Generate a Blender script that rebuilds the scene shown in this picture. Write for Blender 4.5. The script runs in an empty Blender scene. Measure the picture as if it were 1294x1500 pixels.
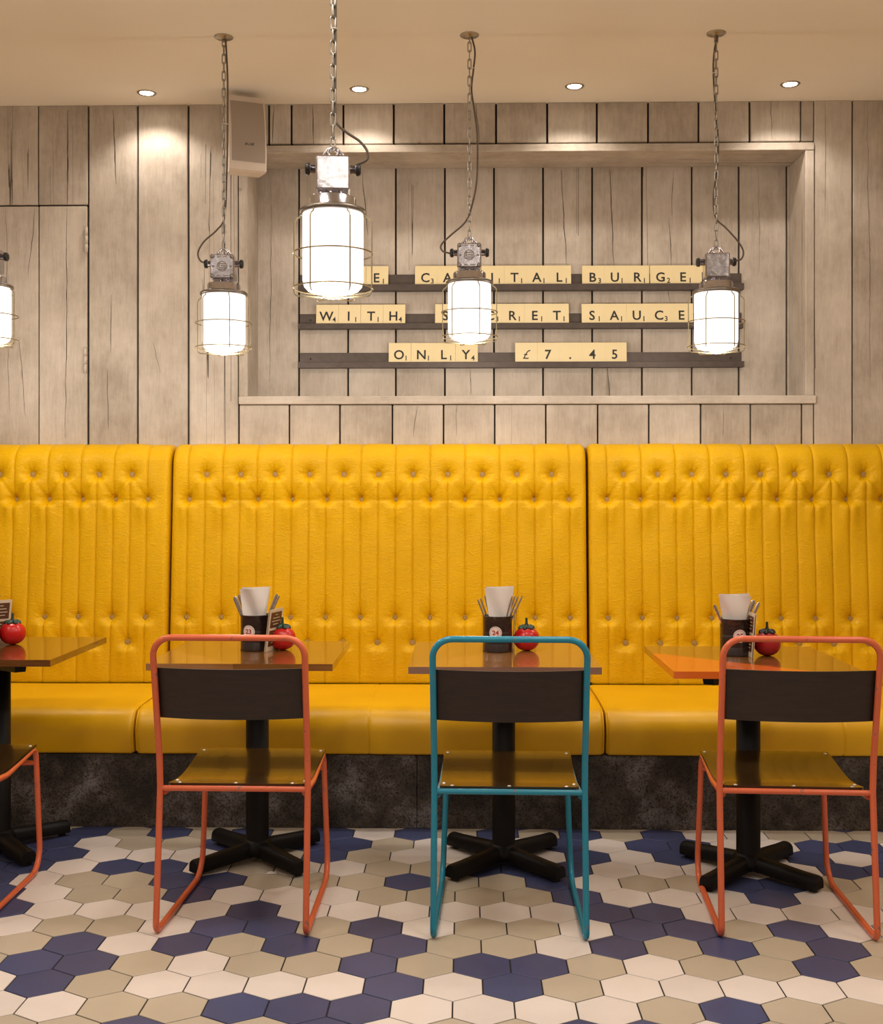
import bpy, math, random
import numpy as np
from mathutils import Vector, Matrix

random.seed(7)
PI = math.pi
sc = bpy.context.scene
COL = sc.collection

# ------------------------------------------------------------------ camera
FPX, CX, HY, EYE, TH = 1691.6, 647.0, 719.94, 1.31, math.radians(1.1147)
cam_d = bpy.data.cameras.new('camera')
cam = bpy.data.objects.new('camera', cam_d)
COL.objects.link(cam)
cam.location = (0, 0, EYE)
cam.rotation_euler = (PI / 2, 0, TH)
cam_d.sensor_fit = 'AUTO'
cam_d.sensor_width = 36
cam_d.lens = FPX / 1500 * 36
cam_d.shift_y = (HY - 750) / 1500
cam_d.clip_start = 0.02
sc.camera = cam


def wx(px, Y):                       # metres along the wall for a photo column at depth Y
    u = (px - CX) / FPX
    d = Y / (u * math.sin(TH) + math.cos(TH))
    return u * d * math.cos(TH) - d * math.sin(TH)


def wz(py, Y):
    return EYE - (py - HY) * Y / FPX


# ------------------------------------------------------------------ mesh helpers
class MB:
    def __init__(s):
        s.v = []; s.f = []; s.m = []; s.sm = []

    def add(s, verts, faces, mat=0, smooth=False):
        o = len(s.v)
        s.v.extend([tuple(p) for p in verts])
        for f in faces:
            s.f.append(tuple(i + o for i in f)); s.m.append(mat); s.sm.append(smooth)

    def box(s, x0, x1, y0, y1, z0, z1, mat=0, M=None):
        v = [(x0, y0, z0), (x1, y0, z0), (x1, y1, z0), (x0, y1, z0), (x0, y0, z1), (x1, y0, z1), (x1, y1, z1), (x0, y1, z1)]
        if M is not None: v = [tuple(M @ Vector(p)) for p in v]
        s.add(v, [(0, 3, 2, 1), (4, 5, 6, 7), (0, 1, 5, 4), (1, 2, 6, 5), (2, 3, 7, 6), (3, 0, 4, 7)], mat)

    def bbox(s, x0, x1, y0, y1, z0, z1, b, mat=0, M=None):
        """box with chamfered edges"""
        xs = (x0, x1); ys = (y0, y1); zs = (z0, z1)
        v = []; idx = {}
        for i in (0, 1):
            for j in (0, 1):
                for k in (0, 1):
                    sx = b if i == 0 else -b; sy = b if j == 0 else -b; sz = b if k == 0 else -b
                    for ax in range(3):
                        p = [xs[i] + sx, ys[j] + sy, zs[k] + sz]
                        p[ax] = (xs[i], ys[j], zs[k])[ax]
                        idx[(i, j, k, ax)] = len(v); v.append(tuple(p))
        g = lambda i, j, k, a: idx[(i, j, k, a)]
        F = []
        for i in (0, 1):
            q = [g(i, 0, 0, 0), g(i, 1, 0, 0), g(i, 1, 1, 0), g(i, 0, 1, 0)]; F.append(q if i else q[::-1])
            q = [g(0, i, 0, 1), g(0, i, 1, 1), g(1, i, 1, 1), g(1, i, 0, 1)]; F.append(q if i else q[::-1])
            q = [g(0, 0, i, 2), g(1, 0, i, 2), g(1, 1, i, 2), g(0, 1, i, 2)]; F.append(q if i else q[::-1])
        for i in (0, 1):
            for j in (0, 1):
                q = [g(i, j, 0, 0), g(i, j, 0, 1), g(i, j, 1, 1), g(i, j, 1, 0)]; F.append(q if i != j else q[::-1])
                q = [g(i, 0, j, 0), g(i, 0, j, 2), g(i, 1, j, 2), g(i, 1, j, 0)]; F.append(q[::-1] if i != j else q)
                q = [g(0, i, j, 1), g(0, i, j, 2), g(1, i, j, 2), g(1, i, j, 1)]; F.append(q if i != j else q[::-1])
        for i in (0, 1):
            for j in (0, 1):
                for k in (0, 1):
                    q = [g(i, j, k, 0), g(i, j, k, 1), g(i, j, k, 2)]
                    F.append(q if (i + j + k) % 2 == 1 else q[::-1])
        if M is not None: v = [tuple(M @ Vector(p)) for p in v]
        s.add(v, F, mat)

    def tube(s, pts, r, n=10, closed=False, mat=0, caps=True):
        pts = [Vector(p) for p in pts]
        N = len(pts); rad = r if isinstance(r, (list, tuple)) else [r] * N
        tang = []
        for i in range(N):
            a = pts[(i - 1) % N] if (closed or i > 0) else pts[i]
            b = pts[(i + 1) % N] if (closed or i < N - 1) else pts[i]
            t = (b - a)
            tang.append(t.normalized() if t.length > 1e-9 else Vector((0, 0, 1)))
        ref = Vector((0, 0, 1)) if abs(tang[0].z) < .9 else Vector((1, 0, 0))
        u = tang[0].cross(ref).normalized()
        V = []
        for i in range(N):
            u = (u - tang[i] * u.dot(tang[i])).normalized()
            w = tang[i].cross(u)
            for k in range(n):
                a = 2 * PI * k / n
                V.append(pts[i] + (u * math.cos(a) + w * math.sin(a)) * rad[i])
        F = []
        for i in range(N if closed else N - 1):
            j = (i + 1) % N
            for k in range(n):
                l = (k + 1) % n
                F.append((i * n + k, i * n + l, j * n + l, j * n + k))
        s.add(V, F, mat, True)
        if not closed and caps:
            s.add(V[:n], [tuple(range(n))[::-1]], mat); s.add(V[-n:], [tuple(range(n))], mat)

    def lathe(s, prof, n=32, c=(0, 0, 0), mat=0, smooth=True, axis='z'):
        V = []; F = []
        for (r, z) in prof:
            for k in range(n):
                a = 2 * PI * k / n
                p = (r * math.cos(a), r * math.sin(a), z)
                if axis == 'x': p = (z, r * math.cos(a), r * math.sin(a))
                if axis == 'y': p = (r * math.sin(a), z, r * math.cos(a))
                V.append((p[0] + c[0], p[1] + c[1], p[2] + c[2]))
        for i in range(len(prof) - 1):
            for k in range(n):
                l = (k + 1) % n
                F.append((i * n + k, i * n + l, (i + 1) * n + l, (i + 1) * n + k))
        s.add(V, F, mat, smooth)

    def cyl(s, r, z0, z1, n=24, c=(0, 0, 0), mat=0, axis='z'):
        s.lathe([(r, z0), (r, z1)], n, c, mat, True, axis)
        s.lathe([(0.0001, z0), (r, z0)], n, c, mat, False, axis)
        s.lathe([(r, z1), (0.0001, z1)], n, c, mat, False, axis)

    def grid(s, P, mat=0, smooth=True):
        n, m = len(P), len(P[0])
        V = [p for row in P for p in row]
        F = [(i * m + j, i * m + j + 1, (i + 1) * m + j + 1, (i + 1) * m + j) for i in range(n - 1) for j in range(m - 1)]
        s.add(V, F, mat, smooth)

    def xform(s, M):
        s.v = [tuple(M @ Vector(p)) for p in s.v]; return s

    def build(s, name, mats, parent=None, loc=None, rot=None, recalc=False):
        me = bpy.data.meshes.new(name)
        me.from_pydata(s.v, [], s.f)
        if not isinstance(mats, (list, tuple)): mats = [mats]
        for m in mats: me.materials.append(m)
        me.polygons.foreach_set('material_index', s.m)
        me.polygons.foreach_set('use_smooth', s.sm)
        me.update()
        if recalc:
            import bmesh
            bm = bmesh.new(); bm.from_mesh(me); bmesh.ops.recalc_face_normals(bm, faces=bm.faces); bm.to_mesh(me); bm.free()
        o = bpy.data.objects.new(name, me); COL.objects.link(o)
        if parent is not None: o.parent = parent
        if loc is not None: o.location = loc
        if rot is not None: o.rotation_euler = rot
        return o


def tag(o, label=None, cat=None, group=None, kind=None):
    if label: o['label'] = label
    if cat: o['category'] = cat
    if group: o['group'] = group
    if kind: o['kind'] = kind
    return o


def empty(name, loc, rz=0):
    o = bpy.data.objects.new(name, None); COL.objects.link(o)
    o.location = loc; o.rotation_euler = (0, 0, rz); o.empty_display_size = .05
    return o


def copy_tree(o, parent=None):
    c = o.copy(); COL.objects.link(c)
    if parent is not None: c.parent = parent
    for ch in [x for x in bpy.data.objects if x.parent == o]:
        copy_tree(ch, c)
    return c


def fillet(pts, radii, seg=7):
    """polyline with rounded corners"""
    pts = [Vector(p) for p in pts]; out = [pts[0]]
    for i in range(1, len(pts) - 1):
        r = radii[i]
        a, b, c = pts[i - 1], pts[i], pts[i + 1]
        d1 = (a - b).normalized(); d2 = (c - b).normalized()
        ang = d1.angle(d2)
        if r <= 0 or ang > PI - .01:
            out.append(b); continue
        t = r / math.tan(ang / 2)
        p1 = b + d1 * t; p2 = b + d2 * t
        bis = (d1 + d2).normalized(); cc = b + bis * (r / math.sin(ang / 2))
        v1 = p1 - cc; v2 = p2 - cc; tot = v1.angle(v2); ax = v1.cross(v2).normalized()
        for k in range(seg + 1):
            out.append(cc + Matrix.Rotation(tot * k / seg, 3, ax) @ v1)
    out.append(pts[-1])
    return out


def spline(pts, n=8):
    pts = [Vector(p) for p in pts]; P = [pts[0] * 2 - pts[1]] + pts + [pts[-1] * 2 - pts[-2]]; out = []
    for i in range(1, len(P) - 2):
        p0, p1, p2, p3 = P[i - 1:i + 3]
        for k in range(n):
            t = k / n
            out.append(.5 * ((2 * p1) + (p2 - p0) * t + (2 * p0 - 5 * p1 + 4 * p2 - p3) * t * t + (3 * p1 - p0 - 3 * p2 + p3) * t ** 3))
    out.append(pts[-1]); return out


# ------------------------------------------------------------------ materials
class NT:
    def __init__(s, name):
        s.mat = bpy.data.materials.new(name); s.mat.use_nodes = True
        s.t = s.mat.node_tree; s.b = s.t.nodes['Principled BSDF']; s.L = s.t.links

    def n(s, typ, **kw):
        o = s.t.nodes.new(typ)
        for k, v in kw.items():
            if k in o.inputs.keys(): o.inputs[k].default_value = v
            else: setattr(o, k, v)
        return o

    def link(s, a, b): s.L.new(a, b)

    def coords(s, scale=(1, 1, 1), kind='Object', rot=(0, 0, 0)):
        tc = s.n('ShaderNodeTexCoord'); mp = s.n('ShaderNodeMapping')
        mp.inputs['Scale'].default_value = scale; mp.inputs['Rotation'].default_value = rot
        s.link(tc.outputs[kind], mp.inputs['Vector']); return mp.outputs['Vector']

    def noise(s, vec, scale, detail=3, rough=.5, dist=0):
        o = s.n('ShaderNodeTexNoise'); o.inputs['Scale'].default_value = scale; o.inputs['Detail'].default_value = detail
        o.inputs['Roughness'].default_value = rough; o.inputs['Distortion'].default_value = dist
        s.link(vec, o.inputs['Vector']); return o.outputs['Fac']

    def ramp(s, fac, stops):
        o = s.n('ShaderNodeValToRGB'); e = o.color_ramp.elements
        while len(e) < len(stops): e.new(.5)
        for i, (p, c) in enumerate(stops):
            e[i].position = p; e[i].color = (c[0], c[1], c[2], 1) if hasattr(c, '__len__') else (c, c, c, 1)
        s.link(fac, o.inputs['Fac']); return o.outputs['Color']

    def mix(s, fac, a, b, mode='MIX'):
        o = s.n('ShaderNodeMix'); o.data_type = 'RGBA'; o.blend_type = mode
        for sock, val in ((o.inputs[0], fac), (o.inputs[6], a), (o.inputs[7], b)):
            if hasattr(val, 'is_output'): s.link(val, sock)
            elif hasattr(val, '__len__'): sock.default_value = (val[0], val[1], val[2], 1)
            else: sock.default_value = val
        return o.outputs[2]

    def math(s, op, a, b=None, c=None):
        o = s.n('ShaderNodeMath'); o.operation = op
        for i, val in enumerate((a, b, c)):
            if val is None: continue
            if hasattr(val, 'is_output'): s.link(val, o.inputs[i])
            else: o.inputs[i].default_value = val
        return o.outputs[0]

    def bump(s, h, strength=.3, dist=.002):
        o = s.n('ShaderNodeBump'); o.inputs['Strength'].default_value = strength; o.inputs['Distance'].default_value = dist
        s.link(h, o.inputs['Height']); s.link(o.outputs['Normal'], s.b.inputs['Normal'])

    def set(s, col=None, rough=None, metal=None, spec=None, coat=None, coat_rough=None):
        for nm, val in (('Base Color', col), ('Roughness', rough), ('Metallic', metal), ('Specular IOR Level', spec), ('Coat Weight', coat), ('Coat Roughness', coat_rough)):
            if val is None: continue
            if hasattr(val, 'is_output'): s.link(val, s.b.inputs[nm])
            elif hasattr(val, '__len__'): s.b.inputs[nm].default_value = (val[0], val[1], val[2], 1)
            else: s.b.inputs[nm].default_value = val
        return s


def simple(name, col, rough=.5, metal=0, spec=.5, coat=0, nscale=40, var=.12, bump=0):
    n = NT(name); v = n.coords()
    f = n.noise(v, nscale, 4)
    c = n.mix(f, [x * (1 - var) for x in col], [min(1, x * (1 + var)) for x in col])
    n.set(c, rough, metal, spec, coat, .1)
    if bump: n.bump(f, bump, .002)
    return n.mat


def mat_planks(name, dark, light, horizontal=False):
    n = NT(name)
    rnd = n.n('ShaderNodeAttribute'); rnd.attribute_name = 'plank'
    tc = n.n('ShaderNodeTexCoord'); off = n.n('ShaderNodeVectorMath'); off.operation = 'MULTIPLY_ADD'
    n.link(rnd.outputs['Color'], off.inputs[0]); off.inputs[1].default_value = (13, 7, 17); n.link(tc.outputs['Object'], off.inputs[2])
    vec = off.outputs[0]

    def mp(scale):
        m = n.n('ShaderNodeMapping'); m.inputs['Scale'].default_value = scale; n.link(vec, m.inputs['Vector']); return m.outputs[0]
    st = (.6, 1, 1) if horizontal else (1, 1, .6)
    grain = n.noise(mp((2, 24, 24) if horizontal else (24, 24, 2)), 1.3, 6, .6, .9)
    blotch = n.noise(mp((2, 2, 2)), 1.7, 4, .6)
    fine = n.noise(mp((14, 160, 160) if horizontal else (160, 160, 14)), 1, 3, .6)
    sep = n.n('ShaderNodeSeparateColor'); n.link(rnd.outputs['Color'], sep.inputs[0])
    f = n.math('ADD', n.math('MULTIPLY', grain, .34), n.math('MULTIPLY', blotch, .92))
    f = n.math('ADD', f, n.math('MULTIPLY', n.math('SUBTRACT', sep.outputs[0], .5), .20))
    f = n.math('ADD', f, n.math('MULTIPLY', n.math('SUBTRACT', fine, .5), .30))
    f = n.math('ADD', f, n.math('MULTIPLY', n.math('SUBTRACT', n.noise(mp((30, 30, 18)), 1, 4, .7), .5), .34))
    base = n.ramp(f, [(.38, dark), (.62, [(a + b) / 2 for a, b in zip(dark, light)]), (.86, light)])
    # long drying cracks along the grain
    cr = n.noise(mp((.045, 7, 7) if horizontal else (7, 7, .045)), 1, 4, .5, 0)
    ridge = n.math('ABSOLUTE', n.math('SUBTRACT', cr, .5))
    mask = n.noise(mp((.9, 3, 3) if horizontal else (3, 3, .9)), 1, 1)
    thr = n.math('MULTIPLY', n.math('GREATER_THAN', mask, .60), .0016)
    crack = n.math('LESS_THAN', ridge, thr)
    # knots and dents
    vo = n.n('ShaderNodeTexVoronoi'); vo.inputs['Scale'].default_value = 1; n.link(mp((4, 4, 1.6)), vo.inputs['Vector'])
    knot = n.math('LESS_THAN', vo.outputs['Distance'], n.math('MULTIPLY', n.noise(mp((40, 40, 22)), 1, 3), .085))
    c = n.mix(n.math('MULTIPLY', knot, .4), base, [x * .4 for x in dark])
    c = n.mix(n.math('MULTIPLY', crack, .85), c, (.02, .014, .01))
    n.set(c, .62, 0, .25)
    h = n.math('ADD', n.math('MULTIPLY', fine, .35), n.math('MULTIPLY', grain, .6))
    h = n.math('SUBTRACT', h, n.math('MULTIPLY', crack, 1.2))
    h = n.math('SUBTRACT', h, n.math('MULTIPLY', knot, .4))
    n.bump(h, .55, .003)
    return n.mat


def mat_wood(name, dark, light, rough=.22, coat=.9, sc_=(2.2, 26, 26), spec=.5):
    n = NT(name); v = n.coords(sc_)
    g = n.noise(v, 1.3, 6, .6, 1.2)
    v2 = n.coords((sc_[0] * 4, sc_[1] * 5, sc_[2] * 5)); g2 = n.noise(v2, 1, 3)
    f = n.math('ADD', n.math('MULTIPLY', g, .75), n.math('MULTIPLY', g2, .25))
    c = n.ramp(f, [(.3, dark), (.7, light)])
    n.set(c, rough, 0, spec, coat, .05); n.bump(g2, .06, .001)
    return n.mat


M = {}
M['planks'] = mat_planks('painted_planks', (.35, .29, .23), (.575, .50, .42))
M['planks_h'] = mat_planks('painted_trim_boards', (.35, .29, .23), (.575, .50, .42), True)
M['gap'] = simple('dark_gap', (.008, .006, .005), .9)
M['ceiling'] = simple('cream_plaster', (.85, .80, .70), .85, nscale=3, var=.04)
M['sidewall'] = simple('pale_plaster', (.55, .45, .35), .85, nscale=3, var=.05)

# yellow leather
n = NT('yellow_leather'); v = n.coords()
big = n.noise(v, 5, 4, .6); gr = n.noise(v, 240, 3, .6)
wr = n.math('MULTIPLY', n.math('ABSOLUTE', n.math('SUBTRACT', n.noise(n.coords((16, 16, 44), rot=(0, .6, 0)), 1.3, 4, .6, 1.4), .5)), 2.2)
wr2 = n.noise(n.coords((30, 30, 16), rot=(0, -.5, 0)), 1.2, 3, .55, .8)
n.set(n.ramp(big, [(.3, (.64, .352, .0003)), (.7, (.71, .400, .0004))]), n.math('ADD', n.math('MULTIPLY', big, .12), .36), 0, .2)
n.bump(n.math('ADD', n.math('MULTIPLY', wr, 1.1), n.math('ADD', n.math('MULTIPLY', gr, .06), n.math('MULTIPLY', wr2, .5))), .42, .005)
M['leather'] = n.mat
n = NT('yellow_seat_leather'); v = n.coords()
big = n.noise(v, 3, 4, .6); gr = n.noise(v, 260, 3, .6)
n.set(n.ramp(big, [(.3, (.70, .37, .002)), (.7, (.78, .43, .003))]), n.math('ADD', n.math('MULTIPLY', big, .12), .34), 0, .45)
n.bump(n.math('ADD', n.math('MULTIPLY', big, 1.2), n.math('MULTIPLY', gr, .07)), .3, .004)
M['seat_leather'] = n.mat
M['button'] = simple('tan_button', (.36, .22, .055), .5)

# plinth: dark speckled concrete
n = NT('speckled_concrete'); v = n.coords()
a = n.noise(v, 5, 5, .7); b_ = n.noise(v, 160, 3, .7); c_ = n.noise(v, 420, 2, .6)
base = n.ramp(a, [(.38, (.024, .018, .014)), (.54, (.075, .06, .05)), (.68, (.20, .18, .18))])
sp = n.ramp(b_, [(.36, 0.12), (.5, 1.0)]); c1 = n.mix(1, base, sp, 'MULTIPLY')
c1 = n.mix(n.ramp(c_, [(.62, 0), (.75, .5)]), c1, (.2, .17, .15))
n.set(c1, .6, 0, .35); n.bump(b_, .3, .002)
M['plinth'] = n.mat


# floor tiles
def tile_mat(name, col, var, rough):
    n = NT(name); v = n.coords()
    rnd = n.n('ShaderNodeAttribute'); rnd.attribute_name = 'plank'
    sep = n.n('ShaderNodeSeparateColor'); n.link(rnd.outputs['Color'], sep.inputs[0])
    f = n.math('ADD', n.math('MULTIPLY', n.noise(v, 9, 5, .65), .6), n.math('MULTIPLY', sep.outputs[0], .5))
    c = n.ramp(f, [(.25, [x * (1 - var) for x in col]), (.75, [x * (1 + var) for x in col])])
    sp = n.noise(v, 220, 2, .5)
    c = n.mix(n.ramp(sp, [(.70, 0), (.76, .25)]), c, [x * .4 for x in col])
    n.set(c, rough, 0, .4); n.bump(n.noise(v, 25, 3), .06, .002)
    return n.mat


M['tile_white'] = tile_mat('white_tile', (.74, .665, .625), .06, .38)
M['tile_grey'] = tile_mat('greige_tile', (.49, .42, .33), .07, .38)
M['tile_blue'] = tile_mat('navy_tile', (.056, .068, .160), .12, .36)
M['grout'] = simple('dark_grout', (.016, .011, .009), .95, nscale=60)

M['wood_brown'] = mat_wood('brown_table_wood', (.15, .055, .012), (.27, .11, .026))
M['wood_light'] = mat_wood('light_table_wood', (.25, .105, .03), (.36, .165, .052))
M['wood_ochre'] = mat_wood('ochre_table_wood', (.21, .095, .022), (.31, .14, .035), .25)
M['wood_mauve'] = mat_wood('mauve_table_edge', (.20, .10, .07), (.29, .155, .11), .3, .3)
M['wood_dark'] = mat_wood('dark_table_wood', (.10, .035, .008), (.20, .075, .016))
M['paint_orange_top'] = simple('orange_table_paint', (.68, .135, .018), .22, 0, .5, .5, var=.04)
M['black_iron'] = simple('black_painted_iron', (.0055, .0045, .0045), .5, 0, .2, 0, 90, .3, .1)


def tube_paint(name, col):
    n = NT(name); v = n.coords()
    f = n.noise(v, 14, 4, .7); chip = n.noise(v, 60, 3, .6)
    m = n.math('MULTIPLY', n.math('GREATER_THAN', f, .60), n.math('GREATER_THAN', chip, .55))
    c = n.mix(f, [x * .9 for x in col], [x * 1.08 for x in col])
    n.set(n.mix(n.math('MULTIPLY', m, .7), c, (.16, .12, .10)), .27, 0, .5)
    return n.mat


M['orange'] = tube_paint('orange_tube_paint', (.69, .140, .056))
M['teal'] = tube_paint('teal_tube_paint', (.012, .245, .38))
M['ply_dark'] = mat_wood('dark_plywood', (.014, .007, .0045), (.030, .016, .010), .42, 0, (3, 30, 30))
M['ply_seat'] = mat_wood('dark_seat_plywood', (.030, .015, .005), (.055, .029, .010), .19, .25, (3, 30, 30))
M['rivet'] = simple('pale_rivet', (.75, .72, .68), .3, .6)
M['steel'] = simple('polished_steel', (.66, .64, .62), .22, 1, nscale=60, var=.12, bump=.05)
n = NT('cast_aluminium'); v = n.coords()
f = n.noise(v, 70, 5, .7)
n.set(n.ramp(f, [(.3, (.44, .43, .47)), (.7, (.56, .54, .57))]), n.math('ADD', n.math('MULTIPLY', f, .14), .10), 1); n.bump(n.math('ADD', n.noise(v, 22, 2), n.math('MULTIPLY', f, .25)), .28, .004)
M['alu'] = n.mat
M['dark_alu'] = simple('dull_dark_metal', (.22, .195, .17), .42, 1, var=.3)
M['chain'] = simple('galvanised_chain', (.36, .34, .31), .3, 1, var=.25)
M['cage'] = simple('brass_cage_wire', (.30, .25, .15), .38, 1, var=.15)
M['rubber'] = simple('black_rubber', (.010, .009, .009), .5)
M['cord'] = simple('grey_brown_cord', (.10, .075, .055), .6)
M['white_plastic'] = simple('off_white_plastic', (.62, .53, .45), .45, var=.03)
M['painted_hinge'] = simple('painted_hinge', (.50, .43, .36), .5, nscale=60)
M['grille'] = simple('taupe_grille', (.34, .275, .225), .6, var=.05, nscale=400)
M['black_print'] = simple('black_print', (.012, .010, .009), .5)
M['navy_print'] = simple('navy_print', (.04, .035, .06), .5)
n = NT('cream_letter_tile'); v = n.coords()
n.set(n.mix(n.noise(v, 12, 3), (.72, .585, .32), (.78, .64, .365)), .32, 0, .5); M['cream'] = n.mat
M['ledge'] = simple('gunmetal_ledge', (.085, .065, .055), .42, .6, nscale=30, var=.3)
M['can'] = simple('dark_brown_tin', (.024, .013, .012), .28, .25, .6, .2, var=.2)
M['white_paper'] = simple('white_paper', (.72, .66, .62), .7, nscale=8, var=.05)
M['red_print'] = simple('red_print', (.45, .03, .035), .5)
M['brown_print'] = simple('brown_print', (.09, .03, .008), .5)
M['card'] = simple('cream_card', (.62, .50, .36), .6, nscale=20, var=.05)
M['tomato'] = simple('red_tomato_plastic', (.50, .007, .006), .3, 0, .4, .1, nscale=12, var=.12)
M['tomato_dark'] = simple('dark_red_tomato_plastic', (.36, .008, .012), .34, 0, .5, .1, nscale=12, var=.12)
M['leaf'] = simple('dark_green_plastic', (.008, .035, .018), .4, var=.3)
M['leaf_black'] = simple('near_black_plastic', (.008, .010, .010), .42)
M['cutlery'] = simple('cutlery_steel', (.55, .52, .5), .25, 1, var=.15)
M['ring'] = simple('satin_chrome_ring', (.44, .39, .32), .35, 1)


def emis(name, col, strength, base=(.8, .8, .8)):
    n = NT(name); n.set(base, .3)
    n.b.inputs['Emission Color'].default_value = (*col, 1); n.b.inputs['Emission Strength'].default_value = strength
    return n.mat


M['glass'] = emis('lit_opal_glass', (1, .975, .93), 1.22)
M['bulb'] = emis('lit_bulb', (1, .88, .7), 30)

# ------------------------------------------------------------------ the setting
CEIL = 3.10
WALL_Y = 5.32
NICHE_Y = 5.575
XL, XR, YB = -3.27, 2.5, -2.4


def plank_attr(o, ids):
    """one random colour per plank, so that grain does not run on from board to board"""
    me = o.data
    a = me.color_attributes.new('plank', 'FLOAT_COLOR', 'CORNER')
    rng = random.Random(5)
    cols = {}
    data = np.ones((len(me.loops), 4), dtype=np.float32)
    for p in me.polygons:
        k = ids[p.index]
        if k not in cols: cols[k] = (rng.random(), rng.random(), rng.random())
        for l in p.loop_indices: data[l, :3] = cols[k]
    a.data.foreach_set('color', data.ravel())


def planks(mb, ids, edges, z0, z1, y, gap=.009, depth=.03, jit=.003):
    for i in range(len(edges) - 1):
        dy = random.uniform(0, jit)
        a, b = edges[i] + gap / 2, edges[i + 1] - gap / 2
        nf = len(mb.f)
        mb.bbox(a, b, y + dy, y + depth, z0, z1, .0025)
        ids += [len(ids) and ids[-1] + 1 or 1] * (len(mb.f) - nf)


mb = MB(); ids = []
E = lambda lst, Y=WALL_Y: [wx(p, Y) for p in lst]
zt0, zt1 = wz(223.5, 5.315), wz(212, 5.315)       # head board of the niche
zs0, zs1 = wz(592, 5.315), wz(580.3, 5.315)       # sill board of the niche
nx0, nx1 = wx(350, WALL_Y), wx(1193, WALL_Y)
zd = wz(298, WALL_Y)
far_l = []
x = wx(-17, WALL_Y)
while x > XL: far_l.append(x); x -= .232
far_l = [XL] + far_l[::-1]
far_r = [wx(1249, WALL_Y)]
while far_r[-1] + .235 < XR: far_r.append(far_r[-1] + .235)
far_r.append(XR)
planks(mb, ids, far_l, .0, CEIL, WALL_Y)
planks(mb, ids, E([-17, 56, 129]), zd + .004, CEIL, WALL_Y, .006)
planks(mb, ids, E([129, 201.5, 276, 350]), 0, CEIL, WALL_Y)
planks(mb, ids, E([350, 394, 427, 503, 577, 651, 727, 802, 875, 950, 1024, 1099, 1174]), zt1 + .009, CEIL, WALL_Y)
planks(mb, ids, [wx(1174, WALL_Y), nx1], zt1 + .009, CEIL, WALL_Y, .004)
planks(mb, ids, [nx1, wx(1249, WALL_Y)], 0, CEIL, WALL_Y, .004)
planks(mb, ids, E([350, 424, 498, 575, 650, 725, 800, 876, 951, 1027, 1100, 1175, 1193]), 0, zs0 - .003, WALL_Y, .007)
planks(mb, ids, far_r, 0, CEIL, WALL_Y)
planks(mb, ids, [nx0 + .02] + E([376, 438, 510, 580, 652, 724, 796, 868, 941, 1014, 1083, 1153], NICHE_Y) + [nx1 - .02], zs0, zt1, NICHE_Y, .008, .03, .002)
nf = len(mb.f)


def crack(px0, py0, px1, py1, Y, w, seed):
    """a wandering drying split in a board"""
    r = random.Random(seed); n_ = max(6, int(abs(py1 - py0) / 9)); L = []; R_ = []
    xo = 0
    for i in range(n_ + 1):
        t = i / n_; xo = xo * .8 + r.uniform(-.0022, .0022)
        x = wx(px0 + (px1 - px0) * t, Y) + xo; z = wz(py0 + (py1 - py0) * t, Y)
        ww = w * (.25 + .75 * math.sin(PI * min(1, max(0, t * .94 + .03)))) * r.uniform(.6, 1.2)
        L.append((x - ww / 2, Y - .0004, z)); R_.append((x + ww / 2, Y - .0004, z))
    mb.grid([L, R_], 1, False)


for k_, c_ in enumerate(((99, 158, 98, 298, 0, .0042), (166, 158, 170, 268, 0, .0034), (163, 430, 161, 515, 0, .0020), 
                         (158, 540, 158, 630, 0, .0018), (306, 312, 307, 352, 0, .0018), (224, 500, 234, 545, 0, .0018), (401, 152, 400, 210, 0, .003), (458, 152, 461, 210, 0, .0034), (698, 152, 703, 208, 0, .0028), (1130, 150, 1132, 208, 0, .0024), (1209, 150, 1209, 330, 0, .0014),
                         (1271, 150, 1276, 560, 0, .0016), (530, 250, 541, 345, 1, .0026), (823, 250, 830, 388, 1, .0028), (894, 248, 900, 390, 1, .0034), (979, 320, 983, 390, 1, .0024), (987, 250, 985, 318, 1, .0022), (397, 300, 396, 560, 1, .0018), (891, 540, 893, 578, 1, .0024), (978, 425, 983, 445, 1, .002),
                         (688, 540, 690, 578, 1, .0018), (1112, 250, 1113, 400, 1, .0013), (669, 593, 668, 640, 0, .0016), (1059, 593, 1060, 640, 0, .002), (612, 594, 606, 640, 0, .0014))):
    crack(c_[0], c_[1], c_[2], c_[3], NICHE_Y if c_[4] else WALL_Y, c_[5], k_)
mb.box(XL, nx0 + .01, WALL_Y + .022, WALL_Y + .3, 0, CEIL, 1); mb.box(nx1 - .01, XR, WALL_Y + .022, WALL_Y + .3, 0, CEIL, 1)
mb.box(nx0, nx1, WALL_Y + .022, WALL_Y + .3, 0, zs0 - .01, 1); mb.box(nx0, nx1, WALL_Y + .022, WALL_Y + .3, zt1 + .01, CEIL, 1)
mb.box(nx0, nx1, NICHE_Y + .022, NICHE_Y + .06, zs0 - .02, zt1 + .02, 1)
ids += [0] * (len(mb.f) - nf)
wall = mb.build('wall_back', [M['planks'], M['gap']]); plank_attr(wall, ids); tag(wall, kind='structure')


def board(name, x0, x1, y0, y1, z0, z1, mat, seed):
    b = MB(); b.bbox(x0, x1, y0, y1, z0, z1, .003)
    o = b.build(name, mat); a = o.data.color_attributes.new('plank', 'FLOAT_COLOR', 'CORNER')
    r = random.Random(seed); c = (r.random(), r.random(), r.random(), 1)
    a.data.foreach_set('color', np.tile(np.array(c, dtype=np.float32), len(o.data.loops)))
    return tag(o, kind='structure')


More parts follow.
